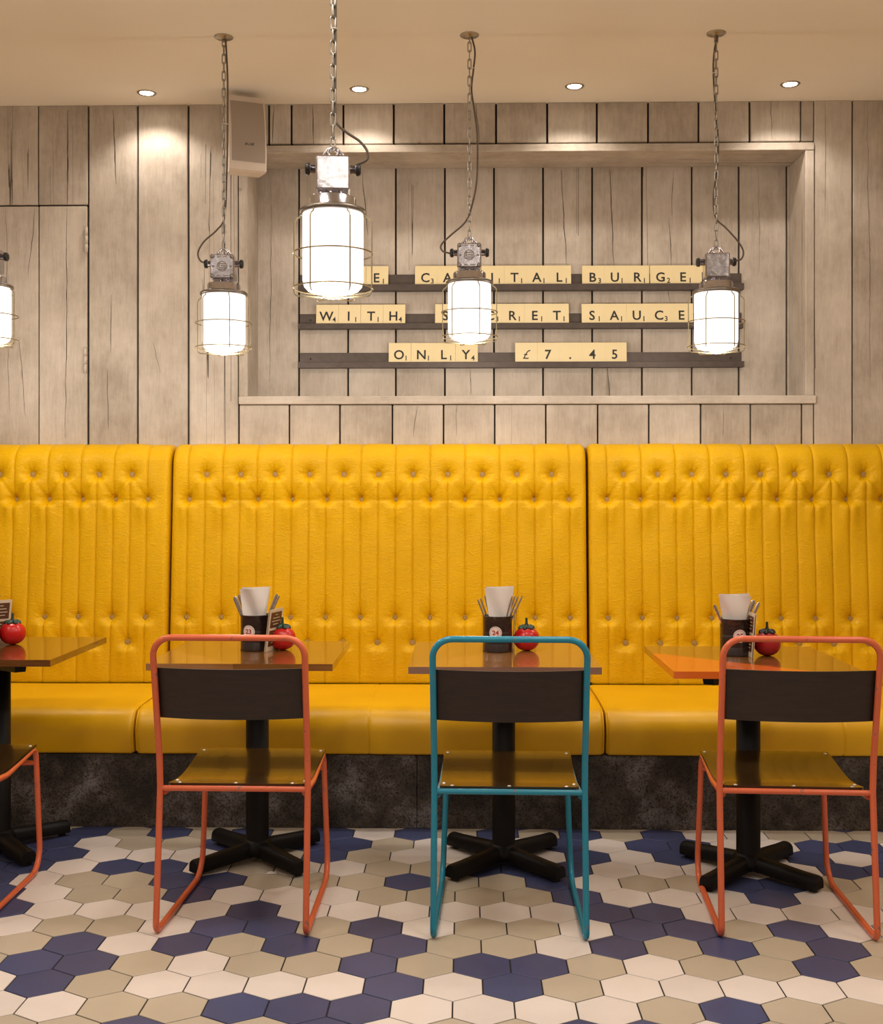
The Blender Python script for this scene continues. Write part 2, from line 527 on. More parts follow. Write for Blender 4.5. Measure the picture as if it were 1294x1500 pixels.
tx0, tx1 = wx(363, 5.31), wx(1180.5, 5.31)
board('trim_1', nx0 + .002, nx1 - .002, 5.308, NICHE_Y, zt0, zt1, M['planks_h'], 1)
board('trim_2', nx0 + .002, nx1 + .006, 5.304, NICHE_Y, zs0, zs1, M['planks_h'], 2)
board('trim_3', nx0 + .002, tx0, 5.310, NICHE_Y, zs1, zt0, M['planks'], 3)
board('trim_4', tx1, nx1 - .002, 5.310, NICHE_Y, zs1, zt0, M['planks'], 4)

# hidden door in the planking on the left, with two hinges
mb = MB(); ids = []
planks(mb, ids, E([-17, 56.5, 128]), .01, zd - .003, WALL_Y + .002, .005, .028, .002)
nf = len(mb.f)
for k_, c_ in enumerate(((98, 302, 96, 640, 0, .0028), (9, 302, 12, 600, 0, .0016), (50, 304, 41, 402, 0, .0026), (28, 500, 37, 610, 0, .0020))):
    crack(c_[0], c_[1], c_[2], c_[3], WALL_Y + .002, c_[5], k_ + 50)
ids += [0] * (len(mb.f) - nf)
door = mb.build('door_1', [M['planks'], M['gap']]); plank_attr(door, ids); tag(door, kind='structure')
for (hx, ha, hb) in ((126, 330, 366.5), (124.5, 508, 544)):
    b = MB(); x = wx(hx, 5.31); z0, z1 = wz(hb, 5.31), wz(ha, 5.31)
    for k in range(3):
        a0 = z0 + (z1 - z0) * k / 3; a1 = z0 + (z1 - z0) * (k + 1) / 3 - .0015
        b.lathe([(.001, a0), (.008, a0), (.008, a1), (.001, a1)], 14, (x, 5.313, 0))
    b.lathe([(.001, z0 - .006), (.005, z0 - .005), (.005, z0)], 12, (x, 5.313, 0)); b.lathe([(.005, z1), (.005, z1 + .005), (.001, z1 + .006)], 12, (x, 5.313, 0))
    b.build('hinge', M['painted_hinge'], door)

# ceiling, floor base, side walls
b = MB(); b.box(XL, XR, YB, WALL_Y + .3, CEIL, CEIL + .12); tag(b.build('ceiling', M['ceiling']), kind='structure')
b = MB(); b.box(XL - .1, XL, YB, WALL_Y, 0, CEIL); tag(b.build('wall_left', M['sidewall']), kind='structure')
b = MB(); b.box(XR, XR + .1, YB, WALL_Y, 0, CEIL); tag(b.build('wall_right', M['sidewall']), kind='structure')
b = MB(); b.box(XL, XR, YB - .1, YB, 0, CEIL); tag(b.build('wall_front', M['sidewall']), kind='structure')

# hexagonal tiles: rows run along the wall; colours read from the photograph row by row
HW, HX0, HY0 = .15737, -.02903, 2.9210
ROWS = {
    -1: (-8, 'GGBGGBWGGBBWGGG'), 0: (-8, 'WWGGBBBWWWWGBGGG'), 1: (-9, 'WBGWWWWBWBGWWWWWW'), 2: (-9, 'GBBGWGGBGBBGWGGBG'),
    3: (-10, 'WGBWBGBGBGGWBGBGBG'), 4: (-10, 'WWGGWBBGBWGGWBBGBWG'), 5: (-10, 'BWWWWBWWWWWWBBWWWWW'), 6: (-10, 'BWGGBWWWGGGGBWWWBWGG'),
    7: (-11, 'BWGGBBGGGBGGBWGGBBGG'), 8: (-11, 'BBWBBWGWWGGBBBWWWWWBB'), 9: (-12, 'BBBWWWGGBGWWBWBWBGWBWB'), 10: (-12, 'BBBWGGBWBBGWWWBWBBWWBBW'),
    11: (-13, 'BBWBGBGBGBWBGBGBGBWWGGGG'), 12: (-13, 'BBGGBBGGGBGGBGBBGGGGGGBB')}
KEY = {'W': 0, 'G': 1, 'B': 2}
mb = MB(); ids = []; tid = 0
R = HW / math.sqrt(3) - .0023
rng = random.Random(3)
for r in range(-37, 14):
    for k in range(-22, 18):
        cx_ = HX0 + (k + .5 + (.5 if r % 2 else 0)) * HW
        cy_ = HY0 + r * HW * .8660254
        if cx_ < XL - .08 or cx_ > XR + .08 or cy_ > 4.66 or cy_ < YB - .1: continue
        s0, row = ROWS.get(r, (0, ''))
        if 0 <= k - s0 < len(row): m = KEY[row[k - s0]]
        else: m = rng.choice((0, 0, 1, 1, 1, 2, 2))
        dz = rng.uniform(-.0003, .0003)
        top = []; mid = []; low = []
        for q in range(6):
            a = PI / 2 + q * PI / 3
            top.append((cx_ + (R - .0012) * math.cos(a), cy_ + (R - .0012) * math.sin(a), dz))
            mid.append((cx_ + R * math.cos(a), cy_ + R * math.sin(a), dz - .0010))
            low.append((cx_ + R * math.cos(a), cy_ + R * math.sin(a), -.005))
        tid += 1; nf = len(mb.f)
        mb.add(top + mid + low, [tuple(range(6))] + [(q, q + 6, (q + 1) % 6 + 6, (q + 1) % 6) for q in range(6)] + [(q + 6, q + 12, (q + 1) % 6 + 12, (q + 1) % 6 + 6) for q in range(6)], m)
        ids += [tid] * (len(mb.f) - nf)
nf = len(mb.f)
mb.box(XL, XR, YB, WALL_Y + .3, -.05, -.0022, 3)
ids += [0] * (len(mb.f) - nf)
fl = mb.build('floor', [M['tile_white'], M['tile_grey'], M['tile_blue'], M['grout']], recalc=True); plank_attr(fl, ids); tag(fl, kind='structure')

# ------------------------------------------------------------------ banquette
BOT_Y, BOT_Z = 5.085, .455
TOPF_Y, TOPF_Z = 5.16, 1.435
ARC_R = .095


def back_profile():
    """(y, z, ny, nz) samples of the backrest face from the seat up and over the top"""
    out = []
    d = Vector((TOPF_Y - BOT_Y, TOPF_Z - BOT_Z)); Ln = d.length; d.normalize()
    nrm = Vector((-d.y, d.x))                      # towards the room
    for k in range(5):                             # tucked-in lower edge
        a = PI / 2 * (1 - k / 5)
        out.append((BOT_Y + .02 * (1 - math.cos(a)) , BOT_Z + .02 - .02 * math.sin(a), -math.cos(a), -math.sin(a)))
    N = 168
    for k in range(N + 1):
        t = .02 / Ln + (1 - .02 / Ln) * k / N
        p = Vector((BOT_Y, BOT_Z)) + d * (Ln * t); out.append((p.x, p.y, nrm.x, nrm.y))
    c = Vector((TOPF_Y, TOPF_Z)) - nrm * ARC_R
    a0 = math.atan2(nrm.y, nrm.x)
    for k in range(1, 16):
        a = a0 - (a0 - PI / 2 if a0 > 0 else (a0 + 2 * PI) - PI / 2) * k / 15
        out.append((c.x + ARC_R * math.cos(a), c.y + ARC_R * math.sin(a), math.cos(a), math.sin(a)))
    out.append((WALL_Y - .004, out[-1][1], 0, 1))
    return out


PROF = back_profile()
Z1, Z2, Z3, Z4 = 1.388, 1.277, .752, .641


def back_panel(name, x0, x1, first, pitch, ncol, label):
    """first = x of the first 'even' seam; every second seam is 'odd'"""
    cols = [(first + (k - 1) * pitch / 2, (k - 1) % 2 == 0) for k in range(0, 2 * ncol + 1)]
    cols = [(x, e) for x, e in cols if x0 + .045 < x < x1 - .045]
    xs = set()
    for x, e in cols:
        for o in (0, .0016, .0034, .006, .010, .0155, .021, .027, .033):
            xs.add(round(x + o, 5)); xs.add(round(x - o, 5))
    for o in (0, .0015, .004, .008, .013, .019, .026): xs.add(round(x0 + o, 5)); xs.add(round(x1 - o, 5))
    lo, hi = min(c[0] for c in cols), max(c[0] for c in cols)
    x = x0 + .03
    while x < x1 - .03:
        if x < lo - .03 or x > hi + .03: xs.add(round(x, 5))
        x += .008
    xs = np.array(sorted(v for v in xs if x0 - 1e-6 <= v <= x1 + 1e-6))
    keep = [0]
    for i in range(1, len(xs)):
        if xs[i] - xs[keep[-1]] > .0011: keep.append(i)
    xs = xs[keep]
    P = np.array(PROF); S = np.concatenate([[0], np.cumsum(np.hypot(np.diff(P[:, 0]), np.diff(P[:, 1])))])
    zz = P[:, 1]
    srow = {k: np.interp(z, zz[5:170], S[5:170]) for k, z in (('1', Z1), ('2', Z2), ('3', Z3), ('4', Z4))}
    X, SS = np.meshgrid(xs, S)
    # seams
    D = np.full_like(X, 1e3); G = np.zeros_like(X)
    for cx_, even in cols:
        d = np.abs(X - cx_)
        if even: act = np.ones_like(SS)
        else: act = (1 / (1 + np.exp(-(SS - srow['4']) / .008))) * (1 / (1 + np.exp((SS - srow['1']) / .008)))
        dd = d + (1 - act) * .04
        D = np.minimum(D, dd)
        G += act * np.exp(-(d / .0026) ** 2)
    de = np.minimum(np.abs(X - x0), np.abs(X - x1)); D = np.minimum(D, de + .006)
    h = .0050 * (1 - np.exp(-(D / .010) ** 1.2)) - .0036 * G
    # buttons
    btn = []
    for cx_, even in cols:
        for key, z in ((('2', Z2), ('3', Z3)) if even else (('1', Z1), ('4', Z4))):
            btn.append((cx_, srow[key], key, z))
    rg = random.Random(name + label)
    for (bx, bs, key, z) in btn:
        dx = X - bx; ds = SS - bs; r = np.hypot(dx, ds); th = np.arctan2(ds, dx)
        hi_ = key in '12'
        rf = np.maximum(r - .0125, 0)
        h -= (.013 if hi_ else .009) * np.exp(-(rf / .010) ** 1.1)
        h -= (.019 if hi_ else .012) * np.exp(-(dx / .034) ** 2 - (np.where(ds > 0, ds / .055, ds / .016)) ** 2)
        am = .0024 if hi_ else .0013
        ph = rg.uniform(0, 6.28); nn = rg.choice((9, 10, 11))
        h += am * np.cos(nn * th + ph + 1.5 * np.sin(3 * th)) * np.exp(-((r - .026) / .016) ** 2)
        # the padding swells in two lobes just below each button
        for sg in (-1, 1):
            h += (.0125 if hi_ else .0095) * np.exp(-((dx - sg * .019) / .021) ** 2 - (np.where(ds + .040 > 0, (ds + .040) / .012, (ds + .040) / .075)) ** 2)
    # folds pulled between neighbouring buttons

    def seg(ax, as_, bx, bs, depth, wid):
        vx, vs = bx - ax, bs - as_; L2 = vx * vx + vs * vs
        t = np.clip(((X - ax) * vx + (SS - as_) * vs) / L2, 0, 1)
        d = np.hypot(X - ax - t * vx, SS - as_ - t * vs)
        return depth * np.exp(-(d / wid) ** 2)
    ev = [c for c, e in cols if e]; od = [c for c, e in cols if not e]
    for c in od:
        for q in ev:
            if abs(q - c) < pitch * .6:
                h -= seg(c, srow['1'], q, srow['2'], .0060, .007)
                h -= seg(c, srow['4'], q, srow['3'], .0018, .008)
    for a_, b2 in zip(ev[:-1], ev[1:]):
        h -= seg(a_, srow['2'] - .006, b2, srow['2'] - .006, .0050, .007)
        h -= seg(a_, srow['2'] + .012, b2, srow['2'] + .006, .0018, .004)
    # soft unevenness of the padding
    ru = np.random.RandomState(len(label))
    for _ in range(14):
        kx, ks, p = ru.uniform(-30, 30), ru.uniform(-16, 16), ru.uniform(0, 6.28)
        h += .0006 * np.sin(kx * X + ks * SS + p)
    fade = np.clip(SS / .05, 0, 1) * np.clip((S[-1] - SS) / .12, 0, 1)
    h = h * (.25 + .75 * fade)
    # rolled ends
    e = np.clip(1 - de / .026, 0, 1); roll = .028 * (1 - np.sqrt(np.clip(1 - e * e, 0, 1)))
    h -= roll
    Y = P[:, 0][:, None] + h * P[:, 2][:, None]; Zc = P[:, 1][:, None] + h * P[:, 3][:, None]
    ns, nx = X.shape
    V = np.stack([X, Y, Zc], -1).reshape(-1, 3)
    ii, jj = np.meshgrid(np.arange(ns - 1), np.arange(nx - 1), indexing='ij')
    a0 = (ii * nx + jj).ravel(); F = np.stack([a0, a0 + 1, a0 + nx + 1, a0 + nx], -1)
    # closed flanks and back
    base = len(V)
    LV = []; LF = []
    for side, j in ((0, 0), (1, nx - 1)):
        st = base + len(LV)
        for i in range(ns): LV.append((xs[j], WALL_Y - .003, Zc[i, j]))
        for i in range(ns - 1):
            q = (i * nx + j, (i + 1) * nx + j, st + i + 1, st + i); LF.append(q[::-1] if side else q)
    V = np.concatenate([V, np.array(LV)])
    me = bpy.data.meshes.new(name)
    me.from_pydata(V.tolist(), [], F.tolist() + LF)
    me.materials.append(M['leather'])
    me.polygons.foreach_set('use_smooth', [True] * len(F) + [False] * len(LF)); me.update()
    root = empty(name, ((x0 + x1) / 2, 5.2, BOT_Z)); inv = (-(x0 + x1) / 2, -5.2, -BOT_Z)
    o = bpy.data.objects.new('back_cushion', me); COL.objects.link(o); o.parent = root; o.location = inv
    fb = MB(); fb.box(x0 + .01, x1 - .01, 5.112, WALL_Y - .004, 0, .47); fo = fb.build('support_frame', M['gap'], root); fo.location = inv
    tag(root, label, 'banquette backrest', 'yellow banquette backrest panels')
    # buttons: a small domed disc in each dimple
    for (bx, bs, key, z) in btn:
        i = int(np.argmin(np.abs(S - bs))); j = int(np.argmin(np.abs(xs - bx)))
        bm_ = MB(); rr = .0142
        bm_.lathe([(rr * .98, -.016), (rr, 0), (rr * .9, .0022), (rr * .72, .0031), (rr * .68, .0026), (rr * .4, .0044), (.0003, .005)], 16)
        rot = Matrix.Rotation(PI / 2, 4, 'X')
        bo = bm_.xform(rot).build('button', M['button'], root)
        bo.location = (bx + inv[0], Y[i, j] - (.014 if key in '12' else .009) + inv[1], Zc[i, j] + inv[2])
    return root


YR = 5.146
xa, xb = wx(247.5, 5.12), wx(862, 5.12)
g = .0045
back_panel('tufted_banquette', xb - g - 1.885 - 1.855, xa - g, wx(215, YR) - .1505 * 13, .1505, 26, 'buttoned yellow leather backrest panel at left, behind the tomato on the leftmost table')
back_panel('tufted_banquette', xa + g, xb - g, wx(275, YR), wx(325.6, YR) - wx(275, YR), 13, 'buttoned yellow leather backrest panel in the middle, below the letter tile menu')
back_panel('tufted_banquette', xb + g, XR - .01, wx(890, YR), wx(940.4, YR) - wx(890, YR), 14, 'buttoned yellow leather backrest panel at right, behind the table with orange corner')


def seat_cushion(x0, x1, stitches, label):
    prof = []
    FY, TZ, BZ, r = 4.462, .462, .288, .085
    for k in range(9): prof.append((5.075 - (5.075 - FY - r) * k / 8, TZ + .004 * math.sin(PI * k / 8)))
    for k in range(1, 13):
        a = PI / 2 * k / 12; prof.append((FY + r - r * math.sin(a), TZ - r + r * math.cos(a)))
    for k in range(1, 9): prof.append((FY + .012 * (k / 8) ** 1.5, TZ - r + (BZ + .012 - TZ + r) * k / 8))
    for k in range(1, 5):
        a = PI / 2 * k / 4; prof.append((FY + .012 + .012 * (1 - math.cos(a)), BZ + .012 - .012 * math.sin(a)))
    prof.append((4.60, BZ))
    cy, cz = 4.78, .38
    xs = set()
    for o in (0, .001, .003, .006, .010, .015, .021): xs.add(round(x0 + o, 4)); xs.add(round(x1 - o, 4))
    x = x0 + .03
    while x < x1 - .03: xs.add(round(x, 4)); x += .02
    for s in stitches:
        for o in (-.009, -.005, -.002, 0, .002, .005, .009): xs.add(round(s + o, 4))
    xs = sorted(xs)
    rows = []
    for (y, z) in prof:
        row = []
        for x in xs:
            e = max(0, 1 - min(x - x0, x1 - x) / .021); k = .020 * (1 - math.sqrt(max(0, 1 - e * e)))
            k += sum(.004 * math.exp(-((x - s) / .0035) ** 2) for s in stitches)
            k += .0016 * math.sin(x * 9 + y * 14) * math.sin(x * 3.1 + z * 8)
            d = Vector((cy - y, cz - z)); L = d.length
            w = k / L if L > 0 else 0
            row.append((x, y + d.x * w * (1 if y < 4.7 else .2), z + d.y * w * 1.3))
        rows.append(row)
    b = MB(); b.grid(rows)
    # end caps
    for j in (0, -1):
        pts = [rows[i][j] for i in range(len(rows))] + [(xs[j], 5.075, .288)]
        b.add(pts, [tuple(range(len(pts))) if j == 0 else tuple(range(len(pts)))[::-1]])
    root = empty('banquette_bench', ((x0 + x1) / 2, 4.8, .288))
    o = b.build('seat_cushion', M['seat_leather'], root, recalc=True); o.location = (-(x0 + x1) / 2, -4.8, -.288)
    # piping along the two ends
    for j, xx in ((0, x0 + .004), (1, x1 - .004)):
        p = MB(); p.tube([(xx - (x0 + x1) / 2, y - 4.8 + (.006 if 0 < i < len(prof) - 1 else 0), z - .288 - (.006 if i < 12 else 0)) for i, (y, z) in enumerate(prof[:-5])], .0032, 6)
        p.build('piping', M['seat_leather'], root)
    return tag(root, label, 'banquette seat', 'yellow banquette seat cushions')


sa, sb = wx(196, 4.462), wx(887.5, 4.462)
seat_cushion(XL + .01, sa - .003, [], 'plain yellow leather seat cushion at left, beside the leftmost table column')
seat_cushion(sa + .003, sb - .003, [wx(540, 4.47)], 'plain yellow leather seat cushion in the middle, running behind the teal chair')
seat_cushion(sb + .003, XR - .01, [wx(1237, 4.47)], 'plain yellow leather seat cushion at right, behind the rightmost orange chair')
pj = wx(611, 4.485)
for (x0, x1, lab) in ((XL + .01, pj - .001, 'dark speckled concrete plinth slab under the left part of yellow seating'), (pj + .001, XR - .01, 'dark speckled concrete plinth slab under the right part of yellow seating')):
    b = MB(); b.bbox(x0, x1, 4.485, 5.08, 0, .286, .0015)
    tag(b.build('banquette_plinth', M['plinth']), lab, 'plinth', 'concrete plinth slabs')

# ------------------------------------------------------------------ tables
TOPZ = .74


def table(X0, X1, Y0, Y1, style, label):
    cx_, cy_ = (X0 + X1) / 2, (Y0 + Y1) / 2
    root = empty('dining_table', (cx_, cy_, 0))
    px_ = .007
    hx, hy, bz, th = (X1 - X0) / 2, (Y1 - Y0) / 2, .0018, .023
    zb, zt = TOPZ - th, TOPZ

    def slab(mats, cut, edge=None):
        """table top whose face and edges are split along a straight joint into two finishes.
        cut: list of polygon pairs in local xy, material index each"""
        b = MB()
        for poly, mi in cut:
            nP = len(poly)
            top = [(x, y, zt) for x, y in poly]; bot = [(x, y, zb) for x, y in poly]
            b.add(top, [tuple(range(nP))], mi); b.add(bot, [tuple(range(nP))[::-1]], len(mats))
            for i in range(nP):
                p, q = poly[i], poly[(i + 1) % nP]
                on = (abs(abs(p[0]) - hx) < 1e-6 and abs(p[0] - q[0]) < 1e-6) or (abs(abs(p[1]) - hy) < 1e-6 and abs(p[1] - q[1]) < 1e-6)
                if on:
                    b.add([(p[0], p[1], zb), (q[0], q[1], zb), (q[0], q[1], zt), (p[0], p[1], zt)], [(0, 1, 2, 3)], mi if edge is None else edge)
        return b.build('tabletop', mats + [M['ply_dark']], root)
    if style == 'light_corner':
        a, c = -.02, .05
        slab([M['wood_light'], M['wood_brown']], [([(-hx, -hy), (a, -hy), (-hx, c)], 0), ([(a, -hy), (hx, -hy), (hx, hy), (-hx, hy), (-hx, c)], 1)])
    elif style == 'light_half':
        slab([M['wood_light'], M['wood_ochre'], M['wood_mauve']], [([(-hx, -hy), (hx, -hy), (hx, hy), (.19, hy), (-hx, -hy + .02)], 0), ([(.19, hy), (-hx, hy), (-hx, -hy + .02)], 1)], 2)
    elif style == 'orange_corner':
        a, c = .155, .12
        slab([M['paint_orange_top'], M['wood_brown']], [([(-hx, -hy), (a, -hy), (-hx, c)], 0), ([(a, -hy), (hx, -hy), (hx, hy), (-hx, hy), (-hx, c)], 1)])
    else:
        slab([M['wood_dark']], [([(-hx, -hy), (hx, -hy), (hx, hy), (-hx, hy)], 0)])
    # spider bracket under the top
    b = MB()
    for sx in (-1, 1):
        for sy in (-1, 1):
            d = Vector((sx * .18, sy * .235, 0)); L = d.length; ang = math.atan2(d.y, d.x)
            R_ = Matrix.Rotation(ang, 4, 'Z')
            v = [R_ @ Vector(p) for p in ((.03, -.022, zb - .05), (L, -.018, zb - .030), (L, .018, zb - .030), (.03, .022, zb - .05), (.03, -.022, zb), (L + .008, -.02, zb), (L + .008, .02, zb), (.03, .022, zb))]
            b.add(v, [(0, 3, 2, 1), (4, 5, 6, 7), (0, 1, 5, 4), (1, 2, 6, 5), (2, 3, 7, 6), (3, 0, 4, 7)])
    b.cyl(.05, zb - .055, zb, 24); b.build('top_bracket', M['black_iron'], root)
    b = MB(); b.lathe([(.001, .06), (.044, .06), (.0405, .068), (.0405, zb - .05), (.001, zb - .05)], 32); b.build('column', M['black_iron'], root, (px_, .01, 0))
    b = MB(); b.lathe([(.001, .022), (.052, .022), (.062, .034), (.058, .052), (.048, .064), (.041, .074), (.001, .074)], 28); b.build('hub', M['black_iron'], root, (px_, .01, 0))
    for sx in (-1, 1):
        for sy in (-1, 1):
            d = Vector((sx * .185, sy * .192)); L = d.length
            R_ = Matrix.Rotation(math.atan2(d.y, d.x), 4, 'Z')
            b = MB(); rows = []
            for t in (0, .1, .25, .5, .75, .97, 1.0):
                xx = .03 + (L - .03) * t; ht = .070 - .014 * min(1, t * 1.2); w = .031 - .003 * t; z0 = .022 - .010 * t
                if t == 1.0: ht -= .003; w -= .003
                prof = []
                for k in range(9):
                    a = PI * k / 8; prof.append((xx, w * math.cos(a), z0 + .012 + (ht - z0 - .012) * math.sin(a) ** .7))
                prof = [(xx, w, z0)] + prof + [(xx, -w, z0)]
                rows.append([tuple(R_ @ Vector(p)) for p in prof])
            b.grid(rows)
            m_ = len(rows[0])
            b.add(rows[-1], [tuple(range(m_))]); b.add([r_[0] for r_ in rows] + [r_[-1] for r_ in rows][::-1], [tuple(range(2 * len(rows)))])
            leg = b.build('leg', M['black_iron'], root, (px_, .01, 0), recalc=True)
            g_ = MB(); p = R_ @ Vector((L - .022, 0, 0)); g_.lathe([(.001, 0), (.014, 0), (.014, .006), (.008, .008), (.008, .018), (.001, .018)], 14, (p.x, p.y, 0))
            g_.build('glider', M['rubber'], leg)
    return tag(root, label, 'table', 'square pedestal tables')


T = [table(-2.02, -1.400, 3.88, 4.495, 'dark', 'square dark wood pedestal table at left edge, partly cut off'),
     table(-1.054, -.434, 3.805, 4.385, 'light_corner', 'square brown wood pedestal table with lighter front corner, second from left'),
     table(-.181, .447, 3.750, 4.370, 'light_half', 'square two tone wood pedestal table behind the teal chair'),
     table(.665, 1.272, 3.670, 4.272, 'orange_corner', 'square wood pedestal table with bright orange painted corner')]


# ------------------------------------------------------------------ chairs
def make_chair(paint, pname):
    root = empty('dining_chair', (0, 0, 0))
    r = .0096
    half = lambda s: [(s * .212, .052, .412), (s * .207, .25, .3985), (s * .200, .532, .4265), (s * .2155, .535, r), (s * .2225, 0, r), (s * .2215, .044, .43), (s * .2215, .036, .52), (s * .2235, -.035, .884)]
    rad = [0, .3, .038, .085, .026, .0, .25, .056]
    Rt, Lf = half(1), half(-1)
    pts = Rt + Lf[::-1]; rr = rad + rad[::-1]
    path = fillet(pts, rr, 8)
    b = MB(); b.tube(path, r, 12); b.build('frame', paint, root)
    for (y, z, xh) in ((.046, .424, .2215), (.530, .372, .203)):
        b = MB(); b.tube([(-xh, y, z), (xh, y, z)], .0085, 12)
        b.build('crossbar', paint, root)
    # curved plywood back board
    rows = []; N = 24
    for z in np.linspace(.640, .792, 10):
        t = (z - .52) / (.884 - .52); yp = .036 + (-.035 - .036) * t
        rows.append([((k / N * 2 - 1) * .2235, yp + .012 - .036 * (1 - (k / N * 2 - 1) ** 2), z) for k in range(N + 1)])
    rb = [[(x, y + .0075, z) for x, y, z in row] for row in rows]
    b = MB(); b.grid(rows); b.grid([q[::-1] for q in rb])
    for A, B in ((rows[0], rb[0]), (rows[-1], rb[-1]), ([q[0] for q in rows], [q[0] for q in rb]), ([q[-1] for q in rows], [q[-1] for q in rb])):
        b.grid([A, B], 0, False)
    b.build('backrest', M['ply_dark'], root, recalc=True)

    # scooped plywood seat
    def zs(y):
        t = (y - .058) / (.512 - .058)
        return float(np.interp(t, (0, .08, .2, .3, .4, .5, .6, .7, .8, .9, .96, 1), (.4370, .4310, .4225, .4180, .4170, .4190, .4228, .4280, .4336, .4386, .4408, .4410)))
    ys = [.058, .062, .070, .085, .11, .15, .2, .24, .28, .32, .36, .40, .44, .47, .49, .503, .508, .512]
    rows = []
    for y in ys:
        t = (y - .058) / .454
        w = .2065 + .004 * t
        if y < .085: w -= .022 * (1 - math.sqrt(max(0, 1 - ((.085 - y) / .027) ** 2)))
        rows.append([((k / 16 * 2 - 1) * w, y, zs(y)) for k in range(17)])
    rb = [[(x, y - (.004 if y > .505 else 0), z - .008) for x, y, z in row] for row in rows]
    b = MB(); b.grid(rows); b.grid([q[::-1] for q in rb])
    for A, B in ((rows[0], rb[0]), (rows[-1], rb[-1]), ([q[0] for q in rows], [q[0] for q in rb]), ([q[-1] for q in rows], [q[-1] for q in rb])):
        b.grid([A, B], 0, False)
    seat = b.build('seat', M['ply_seat'], root, recalc=True)
    for (x, y) in ((-.17, .072), (0, .070), (.17, .072), (-.197, .145), (.197, .145), (-.197, .485), (.197, .485)):
        q = MB(); q.lathe([(.0055, -.001), (.0055, .0008), (.0035, .0022), (.0002, .0026)], 12, (x, y, zs(y)))
        q.build('rivet', M['rivet'], seat)
    return root


G_CH = 'tubular cafe chairs facing the banquette'
ch_o = make_chair(M['orange'], 'orange')
ch_t = make_chair(M['teal'], 'teal')


def place(o, x, y, rz, label):
    o.location = (x, y, 0); o.rotation_euler = (0, 0, rz)
    tag(o, label, 'chair', G_CH)


place(ch_o, -.6865, 3.384, math.radians(-1.0), 'orange tubular chair with dark plywood at the second table from left')
place(ch_t, .133, 3.362, math.radians(-1.2), 'teal blue tubular chair with dark plywood seat and back')
place(copy_tree(ch_o), .9765, 3.381, math.radians(-3.0), 'orange tubular chair with dark plywood in front of the orange-cornered table')
place(copy_tree(ch_o), -1.672, 3.43, math.radians(1.0), 'orange tubular chair at left edge of photo, mostly cut off')


# ------------------------------------------------------------------ things on the tables
def text_mesh(body, size, italic=0.0, bold=0.0):
    cu = bpy.data.curves.new('glyph', 'FONT'); cu.body = body; cu.size = size
    cu.align_x = 'CENTER'; cu.shear = italic; cu.offset = bold; cu.resolution_u = 3
    ob = bpy.data.objects.new('glyph', cu); COL.objects.link(ob)
    dg = bpy.context.evaluated_depsgraph_get()
    me = bpy.data.meshes.new_from_object(ob.evaluated_get(dg))
    V = [tuple(v.co) for v in me.vertices]; F = [tuple(p.vertices) for p in me.polygons]
    bpy.data.objects.remove(ob); bpy.data.curves.remove(cu); bpy.data.meshes.remove(me)
    return V, F


CAN_R, CAN_H = .0522, .128


def make_can(x, y, number, ang, label):
    root = empty('cutlery_can', (x, y, TOPZ))
    b = MB(); prof = [(.001, .0), (CAN_R - .001, 0), (CAN_R + .001, .002), (CAN_R, .005), (CAN_R, .03)]
    for k in range(6):
        z = .032 + k * .0042; prof += [(CAN_R - .0012, z), (CAN_R + .0002, z + .0021)]
    prof += [(CAN_R, .060), (CAN_R, .072)]
    for k in range(6):
        z = .074 + k * .0042; prof += [(CAN_R - .0012, z), (CAN_R + .0002, z + .0021)]
    prof += [(CAN_R, .102), (CAN_R, .124), (CAN_R + .0016, .1255), (CAN_R + .0016, .1275), (CAN_R - .001, CAN_H), (CAN_R - .0018, .124), (CAN_R - .0018, .003), (.001, .003)]
    b.lathe(prof, 48); b.build('body', M['can'], root)
    if number:
        def wrap(u, v, off):                  # sticker coordinates onto the curved side, facing -y then turned by ang
            a = ang + u / CAN_R - PI / 2; r = CAN_R + off
            return (r * math.cos(a), r * math.sin(a), .071 + v)
        st = MB(); rs = .0225
        rings = [0, .3, .6, .85, 1.0]
        V = []; F = []; n_ = 32
        for q in rings:
            for k in range(n_): V.append(wrap(rs * q * math.cos(2 * PI * k / n_), rs * q * math.sin(2 * PI * k / n_), .0010))
        for i in range(len(rings) - 1):
            for k in range(n_): F.append((i * n_ + k, i * n_ + (k + 1) % n_, (i + 1) * n_ + (k + 1) % n_, (i + 1) * n_ + k))
        st.add(V, F, 0, True); sticker = st.build('sticker', M['white_paper'], root)
        pr = MB()
        for ra, rb_ in ((.0182, .0192),):
            V = []; F = []
            for q in (ra, rb_):
                for k in range(40): V.append(wrap(q * math.cos(2 * PI * k / 40), q * math.sin(2 * PI * k / 40), .0014))
            F = [(k, (k + 1) % 40, 40 + (k + 1) % 40, 40 + k) for k in range(40)]
            pr.add(V, F)
        TV, TF = text_mesh(number, .0235, 0, .0007)
        pr.add([wrap(p[0], p[1] - .0078, .0015) for p in TV], TF)
        pr.build('number', M['red_print'], sticker)
    return tag(root, label, 'can', 'dark cutlery cans on the tables')


